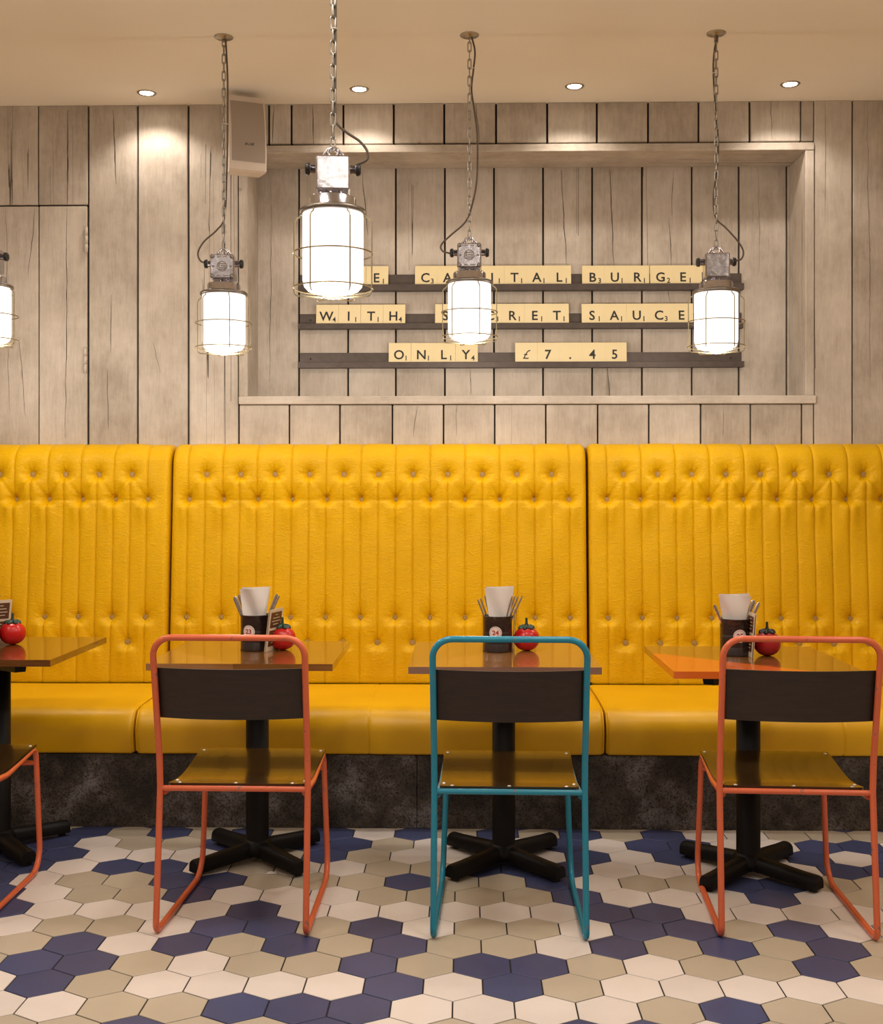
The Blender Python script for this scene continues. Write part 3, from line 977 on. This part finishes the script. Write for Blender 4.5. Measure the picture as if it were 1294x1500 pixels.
def make_napkin(x, y, top_w, z_top, crease, rz, mat, label, dy=0):
    root_m = MB(); rows = []; nz, nx = 12, 14
    zb = TOPZ + .05
    for i in range(nz + 1):
        t = i / nz; z = zb + (z_top - zb) * t
        w = .024 + (top_w / 2 - .024) * t ** .9
        row = []
        for k in range(nx + 1):
            u = k / nx * 2 - 1
            yy = dy - .013 * (1 - u * u) * (1 - .35 * t) + crease * .012 * math.sin(u * 3.2 + t * 4.5) * t + .004 * math.sin(3 * u + 6 * t)
            row.append((u * w, yy, z + (.004 * u * crease if i == nz else 0)))
        rows.append(row)
    root_m.grid(rows); root_m.grid([[(p[0] * .985, p[1] + .0045, p[2] - .002) for p in q][::-1] for q in rows])
    back = [[(p[0] * .985, p[1] + .0045, p[2] - .002) for p in q] for q in rows]
    for A, B in ((rows[-1], back[-1]), (rows[0], back[0]), ([q[0] for q in rows], [q[0] for q in back]), ([q[-1] for q in rows], [q[-1] for q in back])):
        root_m.grid([A, B], 0, False)
    root_m.xform(Matrix.Translation((0, 0, -zb)))
    o = root_m.build('napkin', mat, None, (x, y, zb), (0, 0, rz), recalc=True)
    return tag(o, label, 'napkin', 'folded napkins standing in the cans')


def make_cutlery(base, tip, w0, w1, thick, name, label):
    """a steel handle standing in a can, from its foot to the tip"""
    a, c = Vector(base), Vector(tip); d = (c - a); L = d.length; d.normalize()
    side = d.cross(Vector((0, 1, 0))).normalized(); nrm = side.cross(d).normalized()
    b = MB(); rows = []
    for t in (0, .3, .6, .85, .95, .985, 1.0):
        w = w0 + (w1 - w0) * t
        if t > .96: w *= .8 if t < .99 else .45
        p = a + d * (L * t); ring = []
        for k in range(10):
            q = 2 * PI * k / 10; ring.append(tuple(p + side * (w * math.cos(q)) + nrm * (thick * math.sin(q)) - a))
        rows.append(ring + [ring[0]])
    b.grid(rows); b.add(rows[-1][:10], [tuple(range(10))]); b.add(rows[0][:10], [tuple(range(10))[::-1]])
    o = b.build(name, M['cutlery'], None, tuple(a), recalc=True)
    return tag(o, label, 'cutlery', 'steel cutlery standing in the cans')


def make_tomato(x, y, dark, rz, label, sc_=1.0):
    root = empty('sauce_bottle', (x, y, TOPZ), rz)
    b = MB(); n_ = 40; prof = []
    for k in range(23):
        a = -PI / 2 + PI * k / 22
        r = .047 * math.cos(a) ** .86 if k not in (0, 22) else .0005
        z = .043 + (.043 if a < 0 else .041) * math.sin(a)
        prof.append((r, max(z, .0)))
    rows = []
    for (r, z) in prof:
        ring = []
        for k in range(n_):
            th = 2 * PI * k / n_
            lobe = 1 + .022 * math.cos(6 * th) * (z / .084)
            zz = z - (.006 * math.exp(-(r / .014) ** 2) if z > .06 else 0)
            ring.append((r * lobe * math.cos(th) * sc_, r * lobe * math.sin(th) * sc_, zz * sc_))
        rows.append(ring + [ring[0]])
    b.grid(rows); b.build('body', M['tomato_dark'] if dark else M['tomato'], root)
    lm = M['leaf_black'] if dark else M['leaf']
    b = MB()                                   # calyx: a wavy collar of pointed sepals
    n2 = 60; rows = []
    for (f, dz) in ((.25, .011), (.6, .010), (.85, .006), (1.0, .001)):
        ring = []
        for k in range(n2):
            th = 2 * PI * k / n2; s = .5 + .5 * math.cos(6 * th)
            rad_ = .031 * (f * (.62 + .38 * s ** .7) if f > .5 else f)
            ring.append((rad_ * math.cos(th), rad_ * math.sin(th), .080 + dz + .004 * s * (f if f < .9 else .2) + .002 * math.sin(3 * th)))
        rows.append(ring + [ring[0]])
    b.grid(rows)
    low = [[(p[0] * .97, p[1] * .97, p[2] - .004) for p in q][::-1] for q in rows]
    b.grid(low); b.grid([rows[-1], low[-1][::-1]], 0, False)
    b.build('calyx', lm, root)
    b = MB(); b.lathe([(.009, .088), (.0065, .093), (.0045, .100), (.0042, .116), (.0036, .1175), (.0003, .118)], 16); b.build('nozzle', lm, root)
    return tag(root, label, 'sauce bottle', 'red tomato sauce bottles')


def make_card(p0, p1, lean, h, label, fold=.03):
    """a folded menu card: front leaf from p0 to p1 on the table, second leaf behind"""
    a, c = Vector((p0[0], p0[1], 0)), Vector((p1[0], p1[1], 0))
    root = empty('menu_card', (a.x, a.y, TOPZ + .0008))
    d = c - a; L = d.length; d.normalize(); nrm = Vector((d.y, -d.x, 0)); up = (Vector((0, 0, 1)) + Vector((lean, 0, 0))).normalized()
    P = lambda u, v, o=0: tuple(d * u + up * v + nrm * o)

    def leaf(mb, o):
        V = [P(0, 0, o), P(L, 0, o), P(L, h, o), P(0, h, o), P(0, 0, o - .0012), P(L, 0, o - .0012), P(L, h, o - .0012), P(0, h, o - .0012)]
        mb.add(V, [(0, 1, 2, 3), (7, 6, 5, 4), (0, 4, 5, 1), (1, 5, 6, 2), (2, 6, 7, 3), (3, 7, 4, 0)])
    b = MB(); leaf(b, 0); b.build('front_leaf', M['card'], root, recalc=True)
    b = MB(); leaf(b, -.005); b.build('back_leaf', M['card'], root, recalc=True)
    b = MB()
    for sgn, off in ((1, .0005), (-1, -.0067)):
        for (v0, v1) in ((.56, .93), (.12, .50)):
            b.add([P(L * .1, h * v0, off), P(L * .9, h * v0, off), P(L * .9, h * v1, off), P(L * .1, h * v1, off)], [(0, 1, 2, 3) if sgn > 0 else (3, 2, 1, 0)])
            for k, wd in enumerate((.18, .5, .62, .4)):
                vv = v1 - (v1 - v0) * (.2 + .2 * k); hh = .018
                o2 = off + sgn * .0004
                b.add([P(L * (.5 - wd / 2), h * vv, o2), P(L * (.5 + wd / 2), h * vv, o2), P(L * (.5 + wd / 2), h * (vv + hh), o2), P(L * (.5 - wd / 2), h * (vv + hh), o2)], [(0, 1, 2, 3) if sgn > 0 else (3, 2, 1, 0)], 1)
    b.build('printed_panel', [M['brown_print'], M['card']], root)
    return tag(root, label, 'menu card', 'small printed menu cards')


def on(px, py):                                # point on the table top under a photo position
    Y = (EYE - TOPZ) * FPX / (py - HY)
    return wx(px, Y), Y


# cans
CANS = {}
for key, px, py, num, ang, lab in ((0, -24, 948, None, 0, 'dark brown tin can of cutlery on leftmost table, mostly out of view'),
                                   (1, 374, 952.5, '23', -.28, 'dark brown ribbed cutlery can numbered 23'),
                                   (2, 729, 953.5, '24', -.16, 'dark brown ribbed cutlery can numbered 24'),
                                   (3, 1077.5, 958, '25', .08, 'dark brown ribbed cutlery can on table with orange corner')):
    x, y = on(px, py); CANS[key] = (x, y); make_can(x, y, num, ang, lab)
NAMES = {0: 'can on leftmost table', 1: 'can numbered 23', 2: 'can numbered 24', 3: 'can on orange-cornered table'}
for key, wtop, ztop in ((1, .106, .961), (2, .104, .966), (3, .112, .948)):
    x, y = CANS[key]
    off = {1: -.004, 2: .006, 3: -.004}[key]
    make_napkin(x + off, y - .008, wtop, ztop, {1: 1.0, 2: .3, 3: -.9}[key], 0, M['white_paper'], 'creased white paper napkin at front in ' + NAMES[key])
    make_napkin(x + off + .004, y + .014, wtop * .97, ztop + .004, .2, .05, M['white_paper'], 'flat white paper napkin behind another in ' + NAMES[key])


def cutl(key, tips, kinds):
    x, y = CANS[key]
    for i, ((dx, z), (w0, w1, th), lab) in enumerate(zip(tips, kinds, range(len(tips)))):
        side = 1 if dx > 0 else -1
        same = [t for t in tips if (t[0] > 0) == (dx > 0)]; same.sort(key=lambda t: -abs(t[0])); rank = same.index((dx, z))
        word = ('outermost', 'second from outside', 'third from outside', 'innermost')[rank] if len(same) > 1 else 'only'
        yo = (-.012, .006, .02, -.02)[rank % 4]
        foot = (x + (-side) * .008 + dx * .12, y + yo * .6, TOPZ + .006)
        make_cutlery(foot, (x + dx, y + yo, z), w0, w1, th, 'cutlery', '%s steel cutlery handle leaning %s in %s' % (word, 'right' if side > 0 else 'left', NAMES[key]))


slim = (.0026, .0034, .0022); wide = (.0035, .0085, .0022); mid = (.003, .006, .002)
cutl(2, [(-.071, .926), (-.060, .928), (-.045, .936), (.052, .938), (.063, .934), (.074, .936), (.088, .938)], [slim] * 7)
cutl(1, [(-.072, .932), (-.060, .938), (.078, .940), (.089, .936)], [wide, mid, mid, slim])
cutl(3, [(-.076, .915), (-.066, .905), (.066, .930), (.080, .924)], [mid, slim, wide, mid])
cutl(0, [(.066, .93), (.055, .925)], [slim, slim])

x, y = on(18.5, 945.5); make_tomato(x, y, False, .3, 'red tomato-shaped sauce bottle on leftmost table')
x, y = on(414, 952.5); make_tomato(x, y, False, 0, 'red tomato-shaped sauce bottle beside can numbered 23')
x, y = on(771.5, 952.5); make_tomato(x, y, False, .2, 'red tomato-shaped sauce bottle beside can numbered 24')
x, y = on(1124, 959); make_tomato(x, y, True, .1, 'darker red tomato-shaped sauce bottle with blackish leaves, on orange-cornered table')

x, y = on(387.5, 957); make_card((x + .004, y), (x + .034, y + .105), .12, .150, 'cream folded menu card with brown panels leaning between can 23 and sauce bottle')
x, y = on(752.8, 953); make_card((x, y), (x + .006, y + .085), .06, .148, 'thin folded menu card seen edge-on between can 24 and sauce bottle')
x, y = on(1103.5, 963); make_card((x + .002, y), (x + .001, y + .09), .07, .150, 'narrow folded menu card right of the can on orange-cornered table')
x, y = on(-4, 952); make_card((x - .085, y + .125), (x - .030, y + .175), .10, .162, 'cream menu card with brown panels on leftmost table')

# scrap of paper on the floor
Ysc = EYE * FPX / (1281 - HY)
b = MB(); b.add([(-.02, -.01, .0), (.02, -.014, .0012), (.016, .012, .0008), (-.008, .006, .004), (-.02, -.01, .0006), (.02, -.014, .0018), (.016, .012, .0014), (-.008, .006, .0046)], [(3, 2, 1, 0), (4, 5, 6, 7), (0, 1, 5, 4), (1, 2, 6, 5), (2, 3, 7, 6), (3, 0, 4, 7)])
tag(b.build('paper_scrap', M['white_paper'], None, (wx(398, Ysc), Ysc, .0006)), 'small torn scrap of white paper on floor under second table', 'paper scrap')


# ------------------------------------------------------------------ letter tile menu in the niche
LY = NICHE_Y
lx0, lx1 = wx(437.5, LY - .03), wx(1089.5, LY - .03)
LEDGES = []
for (yt, yl, yb, lab) in ((402, 416.3, 425.5, 'top gunmetal ledge holding THE CAPITAL BURGER tiles'), (459.5, 473.3, 481.3, 'middle gunmetal ledge holding WITH SECRET SAUCE tiles'), (516.5, 530, 538.5, 'lowest gunmetal ledge holding ONLY £7.45 tiles')):
    zt, zl, zb = wz(yt, LY - .004), wz(yl, LY - .042), wz(yb, LY - .042)
    root = empty('tile_ledge', ((lx0 + lx1) / 2, LY, zb)); hw = (lx1 - lx0) / 2
    b = MB(); b.bbox(-hw + .003, hw - .003, -.005, -.0005, 0, zt - zb, .0008)
    b.bbox(-hw, hw, -.044, -.0008, .0, .004, .0008); b.bbox(-hw, hw, -.046, -.042, 0, zl - zb, .0008)
    b.build('rail', M['ledge'], root, recalc=True)
    for sx in (-1, 1):
        q = MB(); q.lathe([(.004, 0), (.004, .0015), (.0003, .002)], 12, (0, 0, 0)); q.xform(Matrix.Translation((sx * (hw - .055), -.0052, (zt - zb) * .62)) @ Matrix.Rotation(PI / 2, 4, 'X'))
        q.build('screw', M['rubber'], root)
    LEDGES.append(zb + .004)
    tag(root, lab, 'ledge', 'tile ledges')

SCORE = dict(T=1, H=4, E=1, C=3, A=1, P=3, I=1, L=1, B=3, U=1, R=1, G=2, W=4, S=1, O=1, N=1, Y=4)
ORD = ('first', 'second', 'third', 'fourth', 'fifth', 'sixth', 'seventh')
TYF = LY - .036                                  # front face of the leaning tiles
TW = 32.72 * TYF / FPX
glyphs = {}


def glyph(ch, size, it=0, bold=0):
    k = (ch, size, it, bold)
    if k not in glyphs: glyphs[k] = text_mesh(ch, size, it, bold)
    return glyphs[k]


def letter_tile(px_left, py_top, row, ch, label):
    x = wx(px_left, TYF) + TW / 2; z0 = LEDGES[row] + .0006
    h = wz(py_top, TYF) - z0
    root = empty('letter_tile', (x, TYF, z0))
    root.rotation_euler = (math.radians(-6), random.uniform(-.006, .006), 0)
    b = MB(); b.bbox(-TW / 2 + .00015, TW / 2 - .00015, 0, .010, 0, h, .0005); b.build('block', M['cream'], root)
    q = MB(); cap = .0455; size = cap / .72
    V, F = glyph(ch, size, .25 if ch == '£' else 0, -.0002 if ch == '£' else .0011)
    q.add([(p[0] - .004, -.0006, p[1] + h * .5 - cap * .5 + .002 + (0.0 if ch != '.' else 0)) for p in V], F)
    q.build('letter', M['black_print'], root)
    if ch in SCORE:
        s = MB(); V, F = glyph(str(SCORE[ch]), .034, 0, .0006)
        s.add([(p[0] + .030 + (.004 if ch in 'WG' else 0), -.0006, p[1] + h * .5 - cap * .5 - .0045) for p in V], F)
        s.build('point_value', M['black_print'], root)
    tag(root, label, 'letter tile', 'cream letter tiles on the ledges')


for word, px, py, row, where in (('THE', 470.8, 388.5, 0, 'THE on the top ledge'), ('CAPITAL', 608, 388.5, 0, 'CAPITAL on the top ledge'), ('BURGER', 853.3, 389, 0, 'BURGER on the top ledge'),
                                 ('WITH', 463, 445, 1, 'WITH on the middle ledge'), ('SECRET', 637.5, 444.5, 1, 'SECRET on the middle ledge'), ('SAUCE', 852.7, 444.8, 1, 'SAUCE on the middle ledge'),
                                 ('ONLY', 569.5, 501.5, 2, 'ONLY on the lowest ledge'), ('£7.45', 755, 501.5, 2, 'the price £7.45 on the lowest ledge')):
    for i, ch in enumerate(word):
        p = px + i * 32.72 + (1.6 if word == 'BURGER' and i > 2 else 0)
        nm = 'full stop' if ch == '.' else ('pound sign' if ch == '£' else ch)
        extra = ' and small %d' % SCORE[ch] if ch in SCORE else ''
        letter_tile(p, py, row, ch, 'cream tile with black %s%s, %s in %s' % (nm, extra, ORD[i], where))


# ------------------------------------------------------------------ wall speaker
def speaker():
    Y = 5.10
    root = empty('wall_speaker', (wx(362, Y), Y, wz(193, Y)))
    root.rotation_euler = (math.radians(-9), 0, math.radians(22))
    W, H, Dp = .082, .172, .125
    b = MB(); rows = []
    bul = lambda v: .022 * (1 - (v / H) ** 2)
    for i in range(25):                         # curved cabinet, tapering towards the back
        v = -H + 2 * H * i / 24
        f = -bul(v)
        rows.append([(-W * .90, Dp, v * .86), (-W * .97, .025, v), (-W, .008, v), (-W, f + .004, v), (-W + .004, f, v), (W - .004, f, v), (W, f + .004, v), (W, .008, v), (W * .97, .025, v), (W * .90, Dp, v * .86)])
    b.grid(rows, 0, False)
    b.add(rows[0], [tuple(range(10))]); b.add(rows[-1], [tuple(range(10))[::-1]])
    b.add([r_[0] for r_ in rows] + [r_[-1] for r_ in rows[::-1]], [tuple(range(50))])
    b.build('cabinet', M['white_plastic'], root, recalc=True)
    b = MB(); rows = []
    for i in range(19):
        v = -H * .80 + (H * .80 + H * .83) * i / 18; f = -bul(v) - .0012
        rows.append([(-W + .009, f, v), (0, f - .0008, v), (W - .007, f, v)])
    b.grid(rows); b.build('grille', M['grille'], root)
    TV, TF = text_mesh('BOSE', .017, .35, .0004)
    lg = MB(); lg.add([(p[0] + .004, -bul(-.07) - .0032, p[1] - .066) for p in TV], TF); lg.build('logo', M['navy_print'], root)
    b = MB(); b.bbox(-.018, .018, .095, .20, -.03, .03, .003); b.build('bracket', M['white_plastic'], root)
    tag(root, 'off white wall speaker tilted down in the top left corner of the niche', 'speaker')


speaker()


# ------------------------------------------------------------------ recessed downlights
for px, py, lab in ((215, 133, 'recessed ceiling downlight left of the wall speaker'), (526.5, 129.5, 'recessed ceiling downlight just right of the largest pendant chain'),
                    (842, 127.5, 'recessed ceiling downlight above the gap between CAPITAL and BURGER'), (1158, 126.5, 'recessed ceiling downlight farthest right, above the niche corner')):
    Y = (CEIL - EYE) * FPX / (HY - py); x = wx(px, Y)
    root = empty('downlight', (x, Y, CEIL))
    b = MB(); b.lathe([(.030, -.001), (.034, -.004), (.040, -.004), (.043, -.001), (.043, 0)], 36); b.build('trim_ring', M['ring'], root)
    b = MB(); b.lathe([(.0003, -.0025), (.018, -.0032), (.030, -.0012)], 32); b.build('bulb', M['bulb'], root, recalc=True)
    tag(root, lab, 'downlight', 'recessed downlights along the wall')
    ld = bpy.data.lights.new('downlight_beam', 'SPOT'); ld.energy = 13; ld.color = (1, .91, .81); ld.spot_size = math.radians(128); ld.spot_blend = .55; ld.shadow_soft_size = .025
    lo = bpy.data.objects.new('downlight_beam', ld); COL.objects.link(lo); lo.parent = root; lo.location = (0, 0, -.012)


# ------------------------------------------------------------------ pendant lamps
def pendant(px, Y, fy, logo, rz, cord, label, top_open=False):
    x = wx(px, Y); zf = wz(fy, Y)                 # flange height
    root = empty('pendant_lamp', (x, Y, zf))
    s = lambda dpx: dpx * Y / FPX
    # opal glass
    b = MB(); b.lathe([(.001, .002), (.080, .002), (.084, -.004), (.084, -.185), (.080, -.203), (.070, -.214), (.052, -.220), (.0005, -.221)], 48); b.build('glass_shade', M['glass'], root)
    # cap and flange
    b = MB(); b.lathe([(.001, .046), (.050, .046), (.062, .043), (.0645, .040), (.0645, .014), (.066, .013), (.066, .010)], 40)
    for k in range(12):
        a = k * PI / 6; b.lathe([(.0005, .048), (.003, .047), (.003, .044)], 8, (.056 * math.cos(a), .056 * math.sin(a), 0))
    b.build('cap', M['alu'], root)
    b = MB(); b.lathe([(.060, .012), (.088, .011), (.0925, .007), (.0925, -.001), (.0885, -.003), (.082, -.003)], 48); b.build('flange', M['dark_alu'], root)
    # neck with ribs
    b = MB(); b.lathe([(.020, .044), (.018, .06)], 20)
    for k in range(4):
        R_ = Matrix.Rotation(rz + k * PI / 2, 4, 'Z')
        v = [R_ @ Vector(p) for p in ((.012, -.003, .044), (.026, -.003, .044), (.043, -.003, .058), (.012, -.003, .058), (.012, .003, .044), (.026, .003, .044), (.043, .003, .058), (.012, .003, .058))]
        b.add(v, [(0, 1, 2, 3), (7, 6, 5, 4), (0, 4, 5, 1), (1, 5, 6, 2), (2, 6, 7, 3), (3, 7, 4, 0)])
    b.build('neck', M['alu'], root)
    # junction box
    box = MB(); box.bbox(-.047, .047, -.040, .040, .057, .152, .005); jb = box.build('junction_box', M['alu'], root); jb.rotation_euler = (0, 0, rz)
    if logo:
        cp = MB(); cp.bbox(-.046, .046, -.046, -.039, .058, .151, .004); c = cp.build('cover_plate', M['alu'], jb)
        for sx in (-1, 1):
            for zz in (.066, .143):
                q = MB(); q.lathe([(.0085, -.040), (.0085, -.049), (.006, -.051), (.0003, -.051)], 14, (sx * .038, 0, zz), axis='y'); q.build('bolt', M['dark_alu'], jb)
        q = MB()                                   # embossed round mark with bars
        for (ra, rb_) in ((.017, .0205),):
            V = [(r_ * math.cos(2 * PI * k / 36), -.0472, .1045 + r_ * math.sin(2 * PI * k / 36)) for r_ in (ra, rb_) for k in range(36)]
            q.add(V, [(k, (k + 1) % 36, 36 + (k + 1) % 36, 36 + k) for k in range(36)])
        for (xa_, xb_, za, zb_) in ((-.013, .014, .1125, .1165), (-.014, -.009, .0995, .1165), (-.006, .014, .1045, .108), (.010, .014, .092, .108), (-.012, .012, .0975, .101), (-.012, .014, .091, .0945)):
            q.box(xa_, xb_, -.0485, -.0455, za, zb_)
        for (xa_, xb_, za, zb_) in ((-.018, -.004, .140, .1435), (.004, .017, .140, .1435), (-.020, -.006, .066, .069), (.004, .026, .066, .069)):
            q.box(xa_, xb_, -.0475, -.0455, za, zb_)
        for sx in (-1, 1):
            q.lathe([(.0045, -.0465), (.0035, -.0475), (.0003, -.0475)], 12, (sx * .034, 0, .1045), axis='y')
        q.build('emblem', M['dark_alu'], jb, recalc=True)
    # cable glands
    for sx in (-1, 1):
        q = MB(); q.lathe([(.0005, sx * .045), (.0125, sx * .045), (.0125, sx * .062), (.0145, sx * .062), (.0145, sx * .064), (.0005, sx * .066)], 18, (0, 0, .122), axis='x')
        gl = q.build('cable_gland', M['alu'], jb)
        q = MB(); q.lathe([(.0005, sx * .063), (.0165, sx * .063), (.0175, sx * .067), (.0165, sx * .074), (.012, sx * .077), (.0005, sx * .077)], 18, (0, 0, .122), axis='x')
        q.build('gland_cap', M['rubber'], gl)
    # hanging bracket: ring with two webs
    q = MB(); ring = [(.0135 * math.cos(2 * PI * k / 24), 0, .168 + .0135 * math.sin(2 * PI * k / 24)) for k in range(24)]
    q.tube(ring, .0045, 8, True)
    for sx in (-1, 1):
        q.tube([(sx * .036, 0, .150), (sx * .012, 0, .180)], .004, 8); q.tube([(sx * .012, 0, .155), (sx * .012, 0, .150)], .005, 8)
    q.bbox(-.04, .04, -.006, .006, .149, .154, .002)
    q.build('hanging_bracket', M['alu'], root)
    ld = bpy.data.lights.new('lamp_glow', 'POINT'); ld.energy = 10.5; ld.color = (1, .92, .82); ld.shadow_soft_size = .05
    lo = bpy.data.objects.new('lamp_glow', ld); COL.objects.link(lo); lo.parent = root; lo.location = (0, 0, -.29)
    # wire cage: two rings, six wires meeting under the glass
    q = MB(); rw = .0021; rc = .107
    for zr, rr in ((-.112, rc + .0025), (-.208, rc + .0025)):
        q.tube([(rr * math.cos(2 * PI * k / 48), rr * math.sin(2 * PI * k / 48), zr) for k in range(48)], rw, 6, True)
    for k in range(6):
        a = math.radians(-90 - 38 + 60 * k) + rz * .5 + (.12 if not logo else 0)
        ca, sa_ = math.cos(a), math.sin(a)
        prof = [(.089, .004), (.0925, -.010), (rc - .004, -.018), (rc, -.026), (rc, -.228), (.030, -.233), (.012, -.226)]
        pts = fillet([(r_ * ca, r_ * sa_, z_) for r_, z_ in prof], [0, .004, .004, .005, .014, .01, 0], 4)
        q.tube(pts, rw, 6)
    q.tube([(.022 * math.cos(2 * PI * k / 20), .022 * math.sin(2 * PI * k / 20), -.2325) for k in range(20)], rw, 6, True)
    q.build('wire_cage', M['cage'], root)
    # chain
    ztop = CEIL - zf
    q = MB(); pitch = .0335; z = .176; k = 0
    li, wi, rw = .0200, .0062, .0026
    while z < ztop - .012:
        path = []
        for i in range(7): a = PI * i / 6; path.append((wi * math.cos(a), li - wi + wi * math.sin(a)))
        for i in range(7): a = PI + PI * i / 6; path.append((wi * math.cos(a), -(li - wi) + wi * math.sin(a)))
        c = z + li - rw * 1.5
        P = [((u, 0, c + v) if k % 2 == 0 else (0, u, c + v)) for u, v in path]
        q.tube(P, rw, 6, True)
        z += pitch; k += 1
    q.build('chain', M['chain'], root)
    q = MB(); q.lathe([(.0005, ztop - .010), (.012, ztop - .010), (.016, ztop - .006), (.034, ztop - .005), (.037, ztop - .003), (.037, ztop)], 32)
    for k2 in range(3):
        a = k2 * 2 * PI / 3 + .4; q.lathe([(.0003, ztop - .007), (.0035, ztop - .0065), (.0035, ztop - .004)], 8, (.027 * math.cos(a), .027 * math.sin(a), 0))
    q.tube([(0, 0, ztop - .008), (0, 0, ztop - .022)], .003, 6)
    q.build('ceiling_rose', M['ring'], root)
    # supply cord (offsets in photo pixels from the lamp axis, at the lamp's own distance)
    pts = [(s(cx_ - px), dy, wz(cy_, Y) - zf) for cx_, cy_, dy in cord]
    if top_open: pts = [(.008, .004, ztop - .005), (.007, .006, ztop * .75), (.006, .006, ztop * .5 )] + pts
    q = MB(); q.tube(spline(pts, 8), .0036 if not top_open else .0038, 8); q.build('cord', M['cord'], root)
    q = MB()
    for (tx, ty) in ((pts[min(2, len(pts) - 1)][0], pts[min(2, len(pts) - 1)][2]),):
        q.tube([(tx * .5 + .009 * math.cos(2 * PI * k / 14), .0 + .009 * math.sin(2 * PI * k / 14), ty) for k in range(14)], .0016, 5, True)
    q.build('cable_tie', M['white_paper'], root)
    tag(root, label, 'pendant lamp', 'caged industrial pendant lamps')
    return root


pendant(328, 4.53, 431, True, .05, [(331, 54, -.004), (333, 110, .006), (333, 180, .007), (332, 250, .006), (329, 315, .002), (318, 335, 0), (299, 352, 0), (290, 368, 0), (293, 380, 0), (302, 384.5, 0)], 'lit caged pendant lamp on chain in front of planks left of the niche')
pendant(688, 4.53, 416, True, -.03, [(691, 54, -.004), (696, 75, .005), (694, 100, .006), (691, 130, .006), (695, 160, .004), (699.5, 200, .003), (699, 260, .003), (692, 300, .003), (682, 325, 0), (660, 345, 0), (647, 358, 0), (648, 367, 0), (660, 371.5, 0)], 'lit caged pendant lamp hanging in front of the words CAPITAL and SECRET')
pendant(1049.5, 4.53, 431, False, -.06, [(1051, 54, -.004), (1047, 80, .006), (1046, 110, .006), (1049, 160, .006), (1053, 210, .006), (1051, 250, .005), (1046, 290, .004), (1049, 320, .003), (1064, 336, 0), (1081, 355, 0), (1089, 370, 0), (1086, 381, 0), (1077, 383.5, 0)], 'lit caged pendant lamp hanging in front of right end of the ledges')
pendant(-16, 4.55, 419, True, 0, [(-13, 54, -.004), (-12, 180, .006), (-14, 300, .002), (-30, 340, 0), (-50, 360, 0), (-48, 370, 0), (-42, 374, 0)], 'lit caged pendant lamp cut off by the left edge of photo')
pendant(488, 3.19, 312, False, .1, [(491, 165, .004), (494, 180, 0), (508, 193, 0), (527, 206, 0), (538, 220, 0), (538, 233, 0), (524, 240, 0)], 'largest and nearest lit caged pendant lamp, with plain square box', True)


# ------------------------------------------------------------------ added fill light for the room, and daylight
def lamp(kind, loc, energy, color, size=.15, rot=(0, 0, 0), **kw):
    d = bpy.data.lights.new('room_fill', kind); d.energy = energy; d.color = color
    if kind == 'AREA':
        d.shape = kw.get('shape', 'DISK'); d.size = size
        if 'size_y' in kw: d.size_y = kw['size_y']
        if 'spread' in kw: d.spread = kw['spread']
    else:
        d.shadow_soft_size = size
    o = bpy.data.objects.new('room_fill', d); COL.objects.link(o); o.location = loc; o.rotation_euler = rot
    return o


WARM = (1, .91, .80)
for lx in (-2.3, -.9, .5, 1.9):
    for ly, pw in ((1.0, 7), (2.85, 13.5)):
        lamp('AREA', (lx, ly, CEIL - .01), pw, WARM, .45)  # unseen fill discs under the ceiling, added to brighten floor and furniture
for lx, ly, pw in ((-1.9, -.04, 9), (.04, -.04, 9), (1.96, -.04, 9), (-.77, -.45, 1)):
    lamp('AREA', (lx, ly, CEIL - .01), pw, WARM if pw > 1 else (.86, .9, 1), .5)  # more unseen discs, added where the pendant boxes mirror the ceiling
# daylight from the shop front behind the camera
lamp('AREA', (-.3, YB + .05, 1.7), 14, (.78, .87, 1), 3.6, (PI / 2, 0, PI), shape='RECTANGLE', size_y=1.9)

w = bpy.data.worlds.new('world'); sc.world = w; w.use_nodes = True
w.node_tree.nodes['Background'].inputs['Color'].default_value = (1, .88, .74, 1)
w.node_tree.nodes['Background'].inputs['Strength'].default_value = .05

sc.view_settings.view_transform = 'Standard'
sc.view_settings.look = 'None'
sc.view_settings.gamma = 1
sc.view_settings.exposure = 0.0
sc.cycles.max_bounces = 8
sc.cycles.sample_clamp_indirect = 6
